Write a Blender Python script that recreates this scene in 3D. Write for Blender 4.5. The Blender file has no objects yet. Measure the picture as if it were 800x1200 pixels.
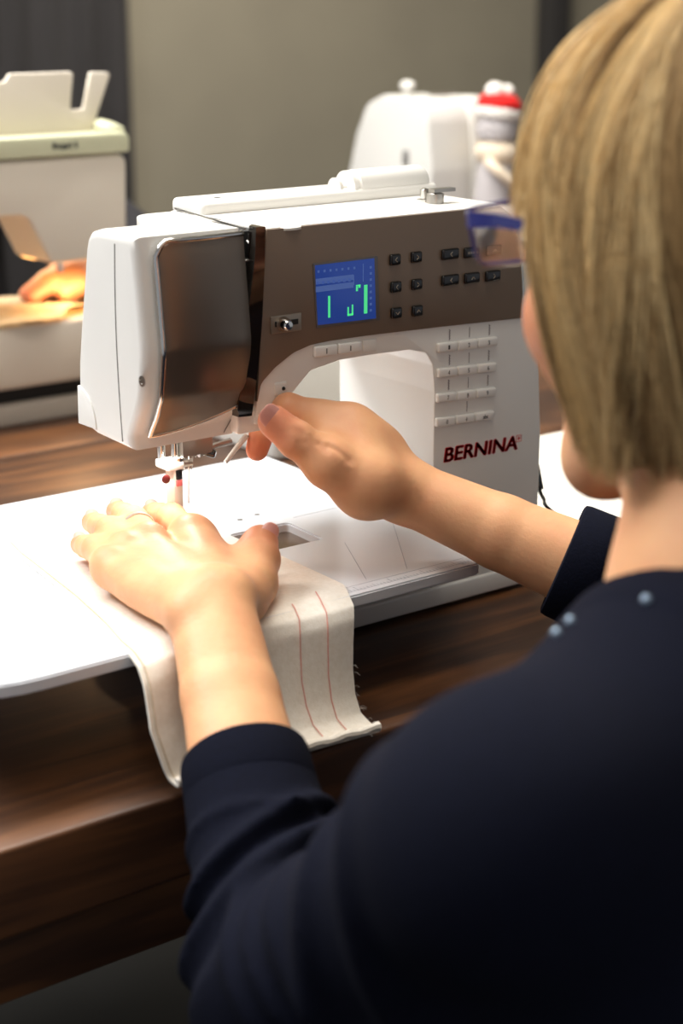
import bpy, bmesh, math, random
import numpy as np
from mathutils import Vector, Matrix
random.seed(7); np.random.seed(7)
S = bpy.context.scene
COL = S.collection

# ------------------------------------------------------------------ camera
F_PX = 2000.0; PITCH = math.radians(17.2); YAW = math.radians(53.135)
CAM = np.array([-0.4749588, -0.9262866, 0.45274171])
FWD = np.array([math.cos(YAW)*math.cos(PITCH), math.sin(YAW)*math.cos(PITCH), -math.sin(PITCH)])
RGT = np.array([math.sin(YAW), -math.cos(YAW), 0.0]); UPV = np.cross(RGT, FWD)
cd = bpy.data.cameras.new('camera'); cam = bpy.data.objects.new('camera', cd); COL.objects.link(cam)
cd.sensor_fit = 'VERTICAL'; cd.sensor_height = 36; cd.lens = F_PX/1200*36
cd.clip_start = .02
m = Matrix.Identity(4)
for i in range(3):
    m[i][0] = RGT[i]; m[i][1] = UPV[i]; m[i][2] = -FWD[i]; m[i][3] = CAM[i]
cam.matrix_world = m
cd.dof.use_dof = True; cd.dof.focus_distance = 1.17; cd.dof.aperture_fstop = 5.0
S.camera = cam
def _ray(u, v): return FWD*F_PX + RGT*(u-400) + UPV*(600-v)
def hit(u, v, ax, val):                     # point of the plane axis=val seen at that place of the photograph
    r = _ray(u, v); return CAM + r*(val-CAM[ax])/r[ax]
def FY(u, v, y=0.0): return hit(u, v, 1, y)
def HZ(u, v, z): return hit(u, v, 2, z)
def AD(u, v, d): r = _ray(u, v); return CAM + r*d/F_PX

# ------------------------------------------------------------------ world, lights, exposure
S.view_settings.view_transform = 'Standard'; S.view_settings.look = 'None'
S.view_settings.gamma = 1.0; S.view_settings.use_curve_mapping = False
S.view_settings.exposure = 0.30
W = bpy.data.worlds.new('world'); S.world = W; W.use_nodes = True
W.node_tree.nodes['Background'].inputs[0].default_value = (.9, .93, 1.0, 1)
W.node_tree.nodes['Background'].inputs[1].default_value = 0.30
def area(name, loc, target, size, power, col, size_y=None):
    l = bpy.data.lights.new(name, 'AREA'); o = bpy.data.objects.new(name, l); COL.objects.link(o)
    l.energy = power; l.color = col; l.shape = 'RECTANGLE'; l.size = size; l.size_y = size_y or size
    o.location = loc; d = Vector(target)-Vector(loc); o.rotation_euler = d.to_track_quat('-Z', 'Y').to_euler()
    return o
area('ceiling_or_fill_light', (0.25, .75, 1.8), (0.15, .1, 0), 1.3, 50, (1, .96, .89), .9)
area('ceiling_or_fill_light', (-.15, -.30, 1.85), (0.05, -.05, 0), .9, 8, (1, .94, .86), .6)
area('ceiling_or_fill_light', (-0.9, 0.9, 1.8), (0.0, .2, .1), 1.0, 44, (.95, .97, 1.0), .8)
area('ceiling_or_fill_light', (-0.9, -1.3, 1.8), (0.2, .4, .1), 1.2, 4, (1, .86, .68), .9)  # weak front fill from behind the camera, added for camera-facing surfaces
area('ceiling_or_fill_light', (1.6, 1.7, 1.8), (1.8, 3.2, .2), 1.2, 62, (1, .92, .8), .9)  # added light aimed at the back wall to brighten it

# ------------------------------------------------------------------ helpers
def sc(c):                                   # sRGB 0-255 -> linear
    return tuple((x/255/12.92 if x/255 <= .04045 else ((x/255+.055)/1.055)**2.4) for x in c)+(1,)
def mat(name, col, rough=.5, metal=0, coat=0, emit=None, es=1, bump=None, sss=0, noise=None, trans=0, alpha=1, spec=None, sheen=0):
    M = bpy.data.materials.new(name); M.use_nodes = True; nt = M.node_tree; b = nt.nodes['Principled BSDF']
    c = sc(col); b.inputs['Base Color'].default_value = c
    b.inputs['Roughness'].default_value = rough; b.inputs['Metallic'].default_value = metal
    b.inputs['Coat Weight'].default_value = coat; b.inputs['Transmission Weight'].default_value = trans
    b.inputs['Alpha'].default_value = alpha
    if spec is not None: b.inputs['Specular IOR Level'].default_value = spec
    if sheen: b.inputs['Sheen Weight'].default_value = sheen; b.inputs['Sheen Roughness'].default_value = .6
    if emit: b.inputs['Emission Color'].default_value = sc(emit); b.inputs['Emission Strength'].default_value = es
    if sss:
        b.inputs['Subsurface Weight'].default_value = sss; b.inputs['Subsurface Radius'].default_value = (1, .35, .15)
        b.inputs['Subsurface Scale'].default_value = .006
    tc = nt.nodes.new('ShaderNodeTexCoord')
    if noise:                                # (scale, second colour, amount, stretch)
        n = nt.nodes.new('ShaderNodeTexNoise'); n.inputs['Scale'].default_value = noise[0]; n.inputs['Detail'].default_value = 5
        mp = nt.nodes.new('ShaderNodeMapping'); mp.inputs['Scale'].default_value = noise[3] if len(noise) > 3 else (1, 1, 1)
        nt.links.new(tc.outputs['Object'], mp.inputs[0]); nt.links.new(mp.outputs[0], n.inputs['Vector'])
        r = nt.nodes.new('ShaderNodeMapRange'); r.inputs[1].default_value = .35; r.inputs[2].default_value = .65; r.inputs[4].default_value = noise[2]
        nt.links.new(n.outputs['Fac'], r.inputs[0])
        x = nt.nodes.new('ShaderNodeMix'); x.data_type = 'RGBA'; x.inputs[6].default_value = c; x.inputs[7].default_value = sc(noise[1])
        nt.links.new(r.outputs[0], x.inputs[0]); nt.links.new(x.outputs[2], b.inputs['Base Color'])
    if bump:                                 # (scale, strength, distance, stretch)
        n = nt.nodes.new('ShaderNodeTexNoise'); n.inputs['Scale'].default_value = bump[0]; n.inputs['Detail'].default_value = 4
        mp = nt.nodes.new('ShaderNodeMapping'); mp.inputs['Scale'].default_value = bump[3] if len(bump) > 3 else (1, 1, 1)
        nt.links.new(tc.outputs['Object'], mp.inputs[0]); nt.links.new(mp.outputs[0], n.inputs['Vector'])
        u = nt.nodes.new('ShaderNodeBump'); u.inputs['Strength'].default_value = bump[1]; u.inputs['Distance'].default_value = bump[2]
        nt.links.new(n.outputs['Fac'], u.inputs['Height']); nt.links.new(u.outputs[0], b.inputs['Normal'])
    return M
def tag(o, label=None, cat=None, group=None, kind=None):
    if label: o['label'] = label
    if cat: o['category'] = cat
    if group: o['group'] = group
    if kind: o['kind'] = kind
    return o
def empty(name, loc, label, cat, group=None):
    o = bpy.data.objects.new(name, None); COL.objects.link(o); o.location = [float(x) for x in loc]; o.empty_display_size = .03
    return tag(o, label, cat, group)
def link(name, me, M, parent=None, smooth=True):
    o = bpy.data.objects.new(name, me); COL.objects.link(o)
    if M and len(me.materials) == 0: me.materials.append(M)
    if parent:
        o.parent = parent
        p = parent; off = Vector((0, 0, 0))
        while p: off += p.location; p = p.parent
        o.location = -off                    # meshes are given in world coordinates
    return o
def finish(bm, name, M, parent=None, ang=35):
    bmesh.ops.recalc_face_normals(bm, faces=bm.faces)
    for f in bm.faces: f.smooth = True
    a = math.radians(ang)
    for e in bm.edges:
        if len(e.link_faces) == 2 and e.calc_face_angle(0) > a: e.smooth = False
    me = bpy.data.meshes.new(name); bm.to_mesh(me); bm.free()
    return link(name, me, M, parent)
def np_mesh(name, V, Fc, M, parent=None):
    me = bpy.data.meshes.new(name); me.from_pydata([tuple(map(float, v)) for v in V], [], [tuple(map(int, f)) for f in Fc]); me.update()
    for p in me.polygons: p.use_smooth = True
    return link(name, me, M, parent)
def bev(bm, w, seg=3, ang=25, sel=None):
    if w <= 0: return
    es = [e for e in bm.edges if len(e.link_faces) == 2 and e.calc_face_angle(0) > math.radians(ang)]
    if sel: es = [e for e in es if sel(e)]
    bmesh.ops.bevel(bm, geom=es, offset=w, segments=seg, profile=.5, affect='EDGES', clamp_overlap=True)
def b_box(bm, x0, x1, y0, y1, z0, z1, mx=None):
    r = bmesh.ops.create_cube(bm, size=1)
    for v in r['verts']:
        v.co = Vector(((x0+x1)/2+v.co.x*(x1-x0), (y0+y1)/2+v.co.y*(y1-y0), (z0+z1)/2+v.co.z*(z1-z0)))
        if mx: v.co = mx @ v.co
    return r['verts']
def box(name, x0, x1, y0, y1, z0, z1, M, parent=None, w=.001, seg=3, mx=None):
    bm = bmesh.new(); b_box(bm, x0, x1, y0, y1, z0, z1, mx); bev(bm, w, seg); return finish(bm, name, M, parent)
AX = {'x': lambda a, b, t: (t, a, b), 'y': lambda a, b, t: (a, t, b), 'z': lambda a, b, t: (a, b, t)}
def rounded(pts, rads, n=6):
    out = []; N = len(pts)
    for i in range(N):
        p = Vector(pts[i]); a = Vector(pts[i-1]); b = Vector(pts[(i+1) % N]); r = rads[i] if hasattr(rads, '__len__') else rads
        if r <= 0: out.append(tuple(p)); continue
        da = (a-p).normalized(); db = (b-p).normalized(); ang = da.angle(db)
        if ang > 3.1: out.append(tuple(p)); continue
        t = min(r/math.tan(ang/2), .49*(a-p).length, .49*(b-p).length)
        s = p+da*t; e = p+db*t
        for k in range(n+1):
            q = k/n; out.append(tuple((1-q)**2*s+2*q*(1-q)*p+q*q*e))
    return out
def prism(name, pts, axis, lo, hi, M, parent=None, w=.0, seg=3, add=None):
    bm = bmesh.new()
    vs = [bm.verts.new(AX[axis](p[0], p[1], lo)) for p in pts]
    f = bm.faces.new(vs)
    r = bmesh.ops.extrude_face_region(bm, geom=[f])
    for v in r['geom']:
        if isinstance(v, bmesh.types.BMVert): v.co = Vector(AX[axis](*[c for i, c in enumerate(v.co) if i != 'xyz'.index(axis)], hi))
    bmesh.ops.recalc_face_normals(bm, faces=bm.faces)
    if w:
        k = 'xyz'.index(axis)
        bev(bm, w, seg, 50, lambda e: abs(e.verts[0].co[k]-e.verts[1].co[k]) < 1e-7)
    if add: add(bm)
    return finish(bm, name, M, parent)
def b_tube(bm, path, r, n=10, cap=True):
    path = [Vector([float(c) for c in p]) for p in path]; R = r if hasattr(r, '__len__') else [r]*len(path)
    rings = []; prev = None
    for i, p in enumerate(path):
        t = (path[min(i+1, len(path)-1)]-path[max(i-1, 0)]).normalized()
        if prev is None:
            a = Vector((0, 0, 1)) if abs(t.z) < .9 else Vector((1, 0, 0)); u = t.cross(a).normalized()
        else: u = (prev-t*prev.dot(t)).normalized()
        prev = u; w = t.cross(u)
        rings.append([bm.verts.new(p+(u*math.cos(2*math.pi*k/n)+w*math.sin(2*math.pi*k/n))*R[i]) for k in range(n)])
    for a, b in zip(rings, rings[1:]):
        for k in range(n): bm.faces.new((a[k], a[(k+1) % n], b[(k+1) % n], b[k]))
    if cap: bm.faces.new(rings[0][::-1]); bm.faces.new(rings[-1])
def tube(name, path, r, M, parent=None, n=10):
    bm = bmesh.new(); b_tube(bm, path, r, n); return finish(bm, name, M, parent, 60)
def spline(pts, n=8):
    P = [Vector([float(c) for c in p]) for p in pts]; out = []
    for i in range(len(P)-1):
        p0 = P[max(i-1, 0)]; p1 = P[i]; p2 = P[i+1]; p3 = P[min(i+2, len(P)-1)]
        for k in range(n):
            t = k/n; out.append(.5*((2*p1)+(p2-p0)*t+(2*p0-5*p1+4*p2-p3)*t*t+(3*p1-p0-3*p2+p3)*t**3))
    out.append(P[-1]); return out
def b_lathe(bm, prof, o, ax, n=24):            # profile of (radius, height) about axis ax through o
    ax = Vector([float(c) for c in ax]).normalized(); a = Vector((0, 0, 1)) if abs(ax.z) < .9 else Vector((1, 0, 0)); u = ax.cross(a).normalized(); w = ax.cross(u)
    o = Vector([float(c) for c in o]); rings = []
    for r, h in prof: rings.append([bm.verts.new(o+ax*h+(u*math.cos(2*math.pi*k/n)+w*math.sin(2*math.pi*k/n))*max(r, 1e-5)) for k in range(n)])
    for a_, b_ in zip(rings, rings[1:]):
        for k in range(n): bm.faces.new((a_[k], a_[(k+1) % n], b_[(k+1) % n], b_[k]))
    bm.faces.new(rings[0][::-1]); bm.faces.new(rings[-1])
def lathe(name, prof, o, ax, M, parent=None, n=24):
    bm = bmesh.new(); b_lathe(bm, prof, o, ax, n); return finish(bm, name, M, parent, 40)
def text(name, body, size, origin, xdir, ydir, M, parent=None, depth=.0002, shear=0, bold=0, space=1, fit=None, thick=0):
    cu = bpy.data.curves.new(name, 'FONT'); cu.body = body; cu.size = size; cu.extrude = depth; cu.shear = shear; cu.offset = bold; cu.space_character = space
    t = bpy.data.objects.new(name, cu); COL.objects.link(t)
    dg = bpy.context.evaluated_depsgraph_get(); me = bpy.data.meshes.new_from_object(t.evaluated_get(dg)); bpy.data.objects.remove(t)
    X = Vector([float(c) for c in xdir]).normalized(); Y = Vector([float(c) for c in ydir]).normalized(); Z = X.cross(Y).normalized(); O = Vector([float(c) for c in origin])
    xs = [v.co.x for v in me.vertices]; ys = [v.co.y for v in me.vertices]
    kx = ky = 1; x0 = y0 = 0
    if fit and xs: x0 = min(xs); y0 = min(ys); kx = fit[0]/(max(xs)-x0); ky = fit[1]/(max(ys)-y0)
    for v in me.vertices: v.co = O+X*((v.co.x-x0)*kx)+Y*((v.co.y-y0)*ky)+Z*v.co.z
    if thick:
        b2 = bmesh.new(); b2.from_mesh(me); g0 = b2.verts[:]+b2.edges[:]+b2.faces[:]
        for dx, dz in ((thick, 0), (-thick, 0), (0, thick*.6), (0, -thick*.6)):
            d_ = bmesh.ops.duplicate(b2, geom=g0)
            for v in d_['geom']:
                if isinstance(v, bmesh.types.BMVert): v.co += X*dx+Y*dz
        b2.to_mesh(me); b2.free()
    me.name = name; me.materials.clear()
    return link(name, me, M, parent)

# ---- signed-distance sculpting (surface nets) for bodies and clothes
def cone(a, b, ra, rb, k=.006, nrm=None, fl=1.0, sub=False, mod=None):
    return dict(t='c', a=np.array(a, float), b=np.array(b, float), ra=ra, rb=rb, k=k, n=None if nrm is None else np.array(nrm, float)/np.linalg.norm(nrm), fl=fl, sub=sub, mod=mod)
def ell(c, r, k=.01, R=None, sub=False):
    return dict(t='e', a=np.array(c, float), r=np.array(r, float), k=k, R=R, sub=sub)
def sdf_eval(prims, X, Y, Z):
    D = np.full(X.shape, .03, np.float32)
    gx, gy, gz = X[:, 0, 0], Y[0, :, 0], Z[0, 0, :]
    for p in prims:
        if p['t'] == 'c':
            rr = max(p['ra'], p['rb'])*max(1, p['fl']); lo = np.minimum(p['a'], p['b'])-rr-.03; hi = np.maximum(p['a'], p['b'])+rr+.03
        else:
            rr = max(p['r']); lo = p['a']-rr-.03; hi = p['a']+rr+.03
        s = []
        for g, l, h in zip((gx, gy, gz), lo, hi):
            i0, i1 = np.searchsorted(g, l), np.searchsorted(g, h); s.append(slice(i0, i1))
        s = tuple(s)
        x, y, z = X[s], Y[s], Z[s]
        if x.size == 0: continue
        if p['t'] == 'c':
            a, b = p['a'], p['b']; ba = b-a; L2 = max(ba@ba, 1e-12)
            t = np.clip(((x-a[0])*ba[0]+(y-a[1])*ba[1]+(z-a[2])*ba[2])/L2, 0, 1)
            qx = x-a[0]-t*ba[0]; qy = y-a[1]-t*ba[1]; qz = z-a[2]-t*ba[2]
            q2 = qx*qx+qy*qy+qz*qz
            if p['n'] is not None:
                qn = qx*p['n'][0]+qy*p['n'][1]+qz*p['n'][2]; q2 = q2-qn*qn+(qn/p['fl'])**2
            d = np.sqrt(np.maximum(q2, 1e-12))-(p['ra']+(p['rb']-p['ra'])*t)
            if p['mod']: d = d-p['mod'](t, x, y, z)
        else:
            qx, qy, qz = x-p['a'][0], y-p['a'][1], z-p['a'][2]
            if p['R'] is not None:
                R = p['R']; qx, qy, qz = (R[0, 0]*qx+R[1, 0]*qy+R[2, 0]*qz, R[0, 1]*qx+R[1, 1]*qy+R[2, 1]*qz, R[0, 2]*qx+R[1, 2]*qy+R[2, 2]*qz)
            r = p['r']; k0 = np.sqrt((qx/r[0])**2+(qy/r[1])**2+(qz/r[2])**2); k1 = np.sqrt((qx/r[0]**2)**2+(qy/r[1]**2)**2+(qz/r[2]**2)**2)
            d = k0*(k0-1)/np.maximum(k1, 1e-6)
        c = D[s]; k = p['k']
        if p['sub']:
            d = -d; h = np.maximum(k-np.abs(c-d), 0)/k; D[s] = np.maximum(c, d)+h*h*k/4
        else:
            h = np.maximum(k-np.abs(c-d), 0)/k; D[s] = np.minimum(c, d)-h*h*k/4
    return D
def nets(prims, res, lo=None, hi=None, post=None):
    pts = []
    for p in prims:
        if p['sub']: continue
        if p['t'] == 'c':
            r = max(p['ra'], p['rb'])*max(1, p['fl'])+.012; pts += [p['a']-r, p['a']+r, p['b']-r, p['b']+r]
        else: r = max(p['r'])+.012; pts += [p['a']-r, p['a']+r]
    pts = np.array(pts); l = pts.min(0); h = pts.max(0)
    if lo is not None: l = np.maximum(l, lo)
    if hi is not None: h = np.minimum(h, hi)
    g = [np.arange(l[i], h[i]+res, res, dtype=np.float32) for i in range(3)]
    X, Y, Z = np.meshgrid(*g, indexing='ij')
    D = sdf_eval(prims, X, Y, Z)
    if post is not None: D = post(D, X, Y, Z)
    D[0] = D[-1] = .01; D[:, 0] = D[:, -1] = .01; D[:, :, 0] = D[:, :, -1] = .01
    D = np.where(np.abs(D) < 1e-7, 1e-7, D)
    s = D < 0; nx, ny, nz = D.shape
    cs = [s[i:nx-1+i, j:ny-1+j, k:nz-1+k] for i in (0, 1) for j in (0, 1) for k in (0, 1)]
    cnt = sum(c.astype(np.int8) for c in cs); act = (cnt > 0) & (cnt < 8)
    idx = np.full(act.shape, -1, np.int64); I = np.argwhere(act); idx[act] = np.arange(len(I))
    acc = np.zeros((len(I), 3)); num = np.zeros(len(I))
    cor = [(0, 0, 0), (1, 0, 0), (0, 1, 0), (1, 1, 0), (0, 0, 1), (1, 0, 1), (0, 1, 1), (1, 1, 1)]
    dv = {c: D[I[:, 0]+c[0], I[:, 1]+c[1], I[:, 2]+c[2]] for c in cor}
    for a in cor:
        for ax in range(3):
            if a[ax] == 0:
                b = list(a); b[ax] = 1; b = tuple(b); va, vb = dv[a], dv[b]; mk = (va < 0) != (vb < 0)
                t = np.where(mk, va/np.where(mk, va-vb, 1), 0)
                for q in range(3): acc[:, q] += np.where(mk, a[q]+(t if q == ax else 0), 0)
                num += mk
    V = (I+acc/num[:, None])*res+l
    Fs = []
    for ax in range(3):
        o1, o2 = [(1, 2), (2, 0), (0, 1)][ax]
        A = s[tuple(slice(0, -1) if i == ax else slice(None) for i in range(3))]; B = s[tuple(slice(1, None) if i == ax else slice(None) for i in range(3))]
        E = np.argwhere(A != B); fl = A[tuple(E.T)]
        ok = (E[:, o1] > 0) & (E[:, o2] > 0) & (E[:, o1] < D.shape[o1]-1) & (E[:, o2] < D.shape[o2]-1); E = E[ok]; fl = fl[ok]
        d1 = np.zeros(3, int); d1[o1] = 1; d2 = np.zeros(3, int); d2[o2] = 1
        q = [idx[tuple((E-d1-d2).T)], idx[tuple((E-d2).T)], idx[tuple(E.T)], idx[tuple((E-d1).T)]]
        Q = np.stack(q, 1); Q[~fl] = Q[~fl][:, ::-1]; Fs.append(Q)
    Fc = np.concatenate(Fs)
    # light smoothing
    e = np.concatenate([Fc[:, [0, 1]], Fc[:, [1, 2]], Fc[:, [2, 3]], Fc[:, [3, 0]]])
    for it in range(3):
        s_ = np.zeros_like(V); n_ = np.zeros(len(V))
        for q in range(3): s_[:, q] = np.bincount(e[:, 0], V[e[:, 1], q], len(V))+np.bincount(e[:, 1], V[e[:, 0], q], len(V))
        n_ = np.bincount(e[:, 0], minlength=len(V))+np.bincount(e[:, 1], minlength=len(V))
        V = V*.5+.5*s_/np.maximum(n_, 1)[:, None]
    return V, Fc
def join(parts):
    Vs, Fs, o = [], [], 0
    for V, Fc in parts: Vs.append(V); Fs.append(Fc+o); o += len(V)
    return np.concatenate(Vs), np.concatenate(Fs)
def fast_mesh(name, V, Fc, M, parent=None, attr=None):
    me = bpy.data.meshes.new(name); me.vertices.add(len(V)); me.vertices.foreach_set('co', V.astype(np.float32).ravel())
    n = Fc.shape[1]; me.loops.add(Fc.size); me.loops.foreach_set('vertex_index', Fc.astype(np.int32).ravel())
    me.polygons.add(len(Fc)); me.polygons.foreach_set('loop_start', np.arange(0, Fc.size, n, dtype=np.int32)); me.polygons.foreach_set('loop_total', np.full(len(Fc), n, np.int32))
    me.polygons.foreach_set('use_smooth', np.ones(len(Fc), bool)); me.update(calc_edges=True); me.validate()
    if attr:
        for k, a in attr.items():
            if a.ndim == 1: at = me.attributes.new(k, 'FLOAT', 'POINT'); at.data.foreach_set('value', a.astype(np.float32))
            else: at = me.attributes.new(k, 'FLOAT_COLOR', 'POINT'); at.data.foreach_set('color', np.c_[a, np.ones(len(a))].astype(np.float32).ravel())
    return link(name, me, M, parent)

# ------------------------------------------------------------------ materials
WHITE = mat('white_plastic', (232, 230, 224), .32, coat=.15)
WHITE2 = mat('white_plastic_matte', (226, 223, 216), .42)
TABLEW = mat('white_acrylic', (224, 227, 232), .25, coat=.2)
PANEL = mat('bronze_panel', (128, 110, 94), .38, metal=.35)
COVERM = mat('brushed_bronze', (158, 146, 134), .30, metal=.8, bump=(60, .12, .0004, (1, 1, 40)))
CHROME = mat('chrome', (215, 213, 208), .12, metal=1)
STEEL = mat('steel', (170, 166, 160), .3, metal=1)
BLACK = mat('black_plastic', (18, 17, 17), .25, coat=.3)
BLACKG = mat('glossy_black', (24, 19, 16), .06, coat=.6)
DARK = mat('dark_void', (14, 13, 12), .7)
GREY = mat('grey_print', (120, 118, 114), .6)
LGREY = mat('pale_grey_print', (150, 156, 170), .6)
RED = mat('red_print', (206, 28, 34), .4)
PINK = mat('pink_mark', (236, 120, 120), .4)
LCD = mat('lcd_blue', (22, 44, 110), .25, emit=(38, 66, 142), es=.5)
LCDG = mat('lcd_green', (60, 220, 130), .4, emit=(80, 215, 140), es=.6)
LCDP = mat('lcd_pale', (70, 96, 160), .4, emit=(80, 108, 175), es=.35)
LAMP = mat('lamp_lens', (255, 250, 240), .4, emit=(255, 248, 235), es=6)
FABRIC = mat('unbleached_cotton', (240, 234, 222), .9, bump=(900, .35, .0006), noise=(300, (226, 217, 200), .5), sheen=.2)
THREADR = mat('red_thread', (222, 138, 124), .8)
THREADW = mat('white_thread', (235, 232, 225), .8)
SWEAT = mat('navy_knit', (12, 15, 30), .95, bump=(700, .5, .0008), noise=(500, (8, 10, 21), .7), spec=.12)
JEANS = mat('dark_denim', (30, 34, 46), .9, bump=(500, .3, .0006))
def skin_mat(name, base, blush):
    M = mat(name, base, .48, sss=.12, bump=(330, .32, .0007), spec=.32)
    nt = M.node_tree; b = nt.nodes['Principled BSDF']; a = nt.nodes.new('ShaderNodeAttribute'); a.attribute_name = 'blush'
    n = nt.nodes.new('ShaderNodeTexNoise'); n.inputs['Scale'].default_value = 45; n.inputs['Detail'].default_value = 3
    tc = nt.nodes.new('ShaderNodeTexCoord'); nt.links.new(tc.outputs['Object'], n.inputs['Vector'])
    r = nt.nodes.new('ShaderNodeMapRange'); r.inputs[1].default_value = .3; r.inputs[2].default_value = .7; r.inputs[3].default_value = .0; r.inputs[4].default_value = .35
    nt.links.new(n.outputs['Fac'], r.inputs[0])
    ad = nt.nodes.new('ShaderNodeMath'); ad.operation = 'ADD'; ad.use_clamp = True; nt.links.new(a.outputs['Fac'], ad.inputs[0]); nt.links.new(r.outputs[0], ad.inputs[1])
    x = nt.nodes.new('ShaderNodeMix'); x.data_type = 'RGBA'; x.inputs[6].default_value = sc(base); x.inputs[7].default_value = sc(blush)
    nt.links.new(ad.outputs[0], x.inputs[0]); nt.links.new(x.outputs[2], b.inputs['Base Color']); return M
SKIN = skin_mat('skin', (232, 177, 131), (212, 130, 98))
NAIL = mat('fingernail', (226, 160, 146), .28, coat=.3)
GOLD = mat('ring_metal', (226, 222, 214), .35, metal=.85)

def wood(name, c1, c2, c3, rough=.35, plank=.14):
    M = bpy.data.materials.new(name); M.use_nodes = True; nt = M.node_tree; b = nt.nodes['Principled BSDF']; L = nt.links.new
    tc = nt.nodes.new('ShaderNodeTexCoord'); mp = nt.nodes.new('ShaderNodeMapping'); mp.inputs['Scale'].default_value = (1.2, 14, 14); L(tc.outputs['Object'], mp.inputs[0])
    n = nt.nodes.new('ShaderNodeTexNoise'); n.inputs['Scale'].default_value = 3.0; n.inputs['Detail'].default_value = 8; n.inputs['Distortion'].default_value = .6; L(mp.outputs[0], n.inputs['Vector'])
    n2 = nt.nodes.new('ShaderNodeTexNoise'); n2.inputs['Scale'].default_value = 5; n2.inputs['Detail'].default_value = 3; L(tc.outputs['Object'], n2.inputs['Vector'])
    cr = nt.nodes.new('ShaderNodeValToRGB'); e = cr.color_ramp.elements
    e[0].position = .3; e[0].color = sc(c1); e[1].position = .72; e[1].color = sc(c3); m_ = e.new(.5); m_.color = sc(c2)
    mx = nt.nodes.new('ShaderNodeMath'); mx.operation = 'MULTIPLY_ADD'; mx.inputs[1].default_value = .6; L(n.outputs['Fac'], mx.inputs[0])
    m2 = nt.nodes.new('ShaderNodeMath'); m2.operation = 'MULTIPLY'; m2.inputs[1].default_value = .4; L(n2.outputs['Fac'], m2.inputs[0]); L(m2.outputs[0], mx.inputs[2])
    L(mx.outputs[0], cr.inputs[0]); L(cr.outputs[0], b.inputs['Base Color'])
    b.inputs['Roughness'].default_value = rough
    bp = nt.nodes.new('ShaderNodeBump'); bp.inputs['Strength'].default_value = .25; bp.inputs['Distance'].default_value = .001; L(n.outputs['Fac'], bp.inputs['Height']); L(bp.outputs[0], b.inputs['Normal'])
    return M
WOOD = wood('dark_oiled_wood', (28, 16, 10), (68, 42, 25), (134, 86, 48), .42)

# ================================================================== THE SETTING
FL = -.75
def setting(name, *a, M=None, w=0):
    o = box(name, *a, M, w=w); o['kind'] = 'structure'; return o
WALLM = mat('grey_green_wall', (142, 136, 120), .9, noise=(3, (130, 124, 110), .6))
DARKWALL = mat('dark_grey_drape', (84, 82, 84), .9, noise=(2, (50, 48, 50), .6, (6, 6, .4)))
setting('floor', -3, 5.2, -2.6, 3.3, FL-.05, FL, M=mat('grey_floor', (26, 25, 21), .85, noise=(4, (19, 18, 15), .8)))
setting('wall_back', -3, 5.2, 3.2, 3.3, FL, 1.95, M=WALLM)
setting('wall_right', 5.1, 5.2, -2.6, 3.2, FL, 1.95, M=WALLM)
setting('ceiling', -3, 5.2, -2.6, 3.3, 1.95, 2.0, M=mat('white_ceiling', (225, 222, 214), .9))
xa = hit(160, 120, 1, 3.1)[0]; xb = hit(640, 60, 1, 3.15)[0]; xc = hit(662, 60, 1, 3.15)[0]
# drape on the left: a real folded curtain
bm = bmesh.new(); N = 140; rows = []
for i in range(N+1):
    x = xa-2.0+2.0*i/N; y = 3.12+.008*math.sin(i*.9)+.004*math.sin(i*.37)
    rows.append([bm.verts.new((x, y, z)) for z in (FL+.02, 1.9)])
for a, b in zip(rows, rows[1:]): bm.faces.new((a[0], b[0], b[1], a[1]))
g = bmesh.ops.solidify(bm, geom=bm.faces[:], thickness=.004)
o = finish(bm, 'curtain', DARKWALL); tag(o, 'dark grey curtain hanging at left of the back wall', 'curtain')
o = box('trim_1', xb, xc, 3.13, 3.2, FL, 1.95, mat('dark_post', (52, 50, 50), .7)); o['kind'] = 'structure'

# ================================================================== WORK TABLE
t = empty('work_table', (.6, .4, FL), 'long dark brown wooden work table carrying the sewing machines', 'table')
TY = -.147
yfar = .842
zs = hit(0, 1106, 1, TY)[2]
TOPZ = max(zs, -.075)
npl = 4; yw = (yfar-TY)/npl
for k in range(npl):
    y0 = TY+k*yw
    box('plank', -1.0, 2.6, y0+.0006, y0+yw-.0006, TOPZ if k == 0 else -.045, 0, WOOD, t, .003 if k == 0 else .0015)
box('apron', -.93, 2.5, TY+.03, TY+.055, TOPZ-.06, TOPZ, WOOD, t, .002)
box('apron', -.93, 2.5, yfar-.08, yfar-.055, TOPZ-.06, -.045, WOOD, t, .002)
for (x, y) in ((-.92, TY+.06), (2.42, TY+.06), (-.92, yfar-.17), (2.42, yfar-.17)):
    box('leg', x, x+.08, y, y+.08, FL, -.045, WOOD, t, .004)

t2 = empty('work_table', (1.6, 1.3, FL), 'second wooden work table behind, carrying the domed white machine', 'table')
for k in range(4): box('plank', .95, 2.6, .8455+k*.22, .8455+k*.22+.2185, -.045, 0, WOOD, t2, .0015)
for (x, y) in ((.97, .87), (2.5, .87), (.97, 1.62), (2.5, 1.62)): box('leg', x, x+.07, y, y+.07, FL, -.045, WOOD, t2, .004)

# ================================================================== MAIN SEWING MACHINE
SM = empty('sewing_machine', (.235, .06, 0), 'white computerised sewing machine with bronze front panel and blue screen at the centre', 'sewing machine')
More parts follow.
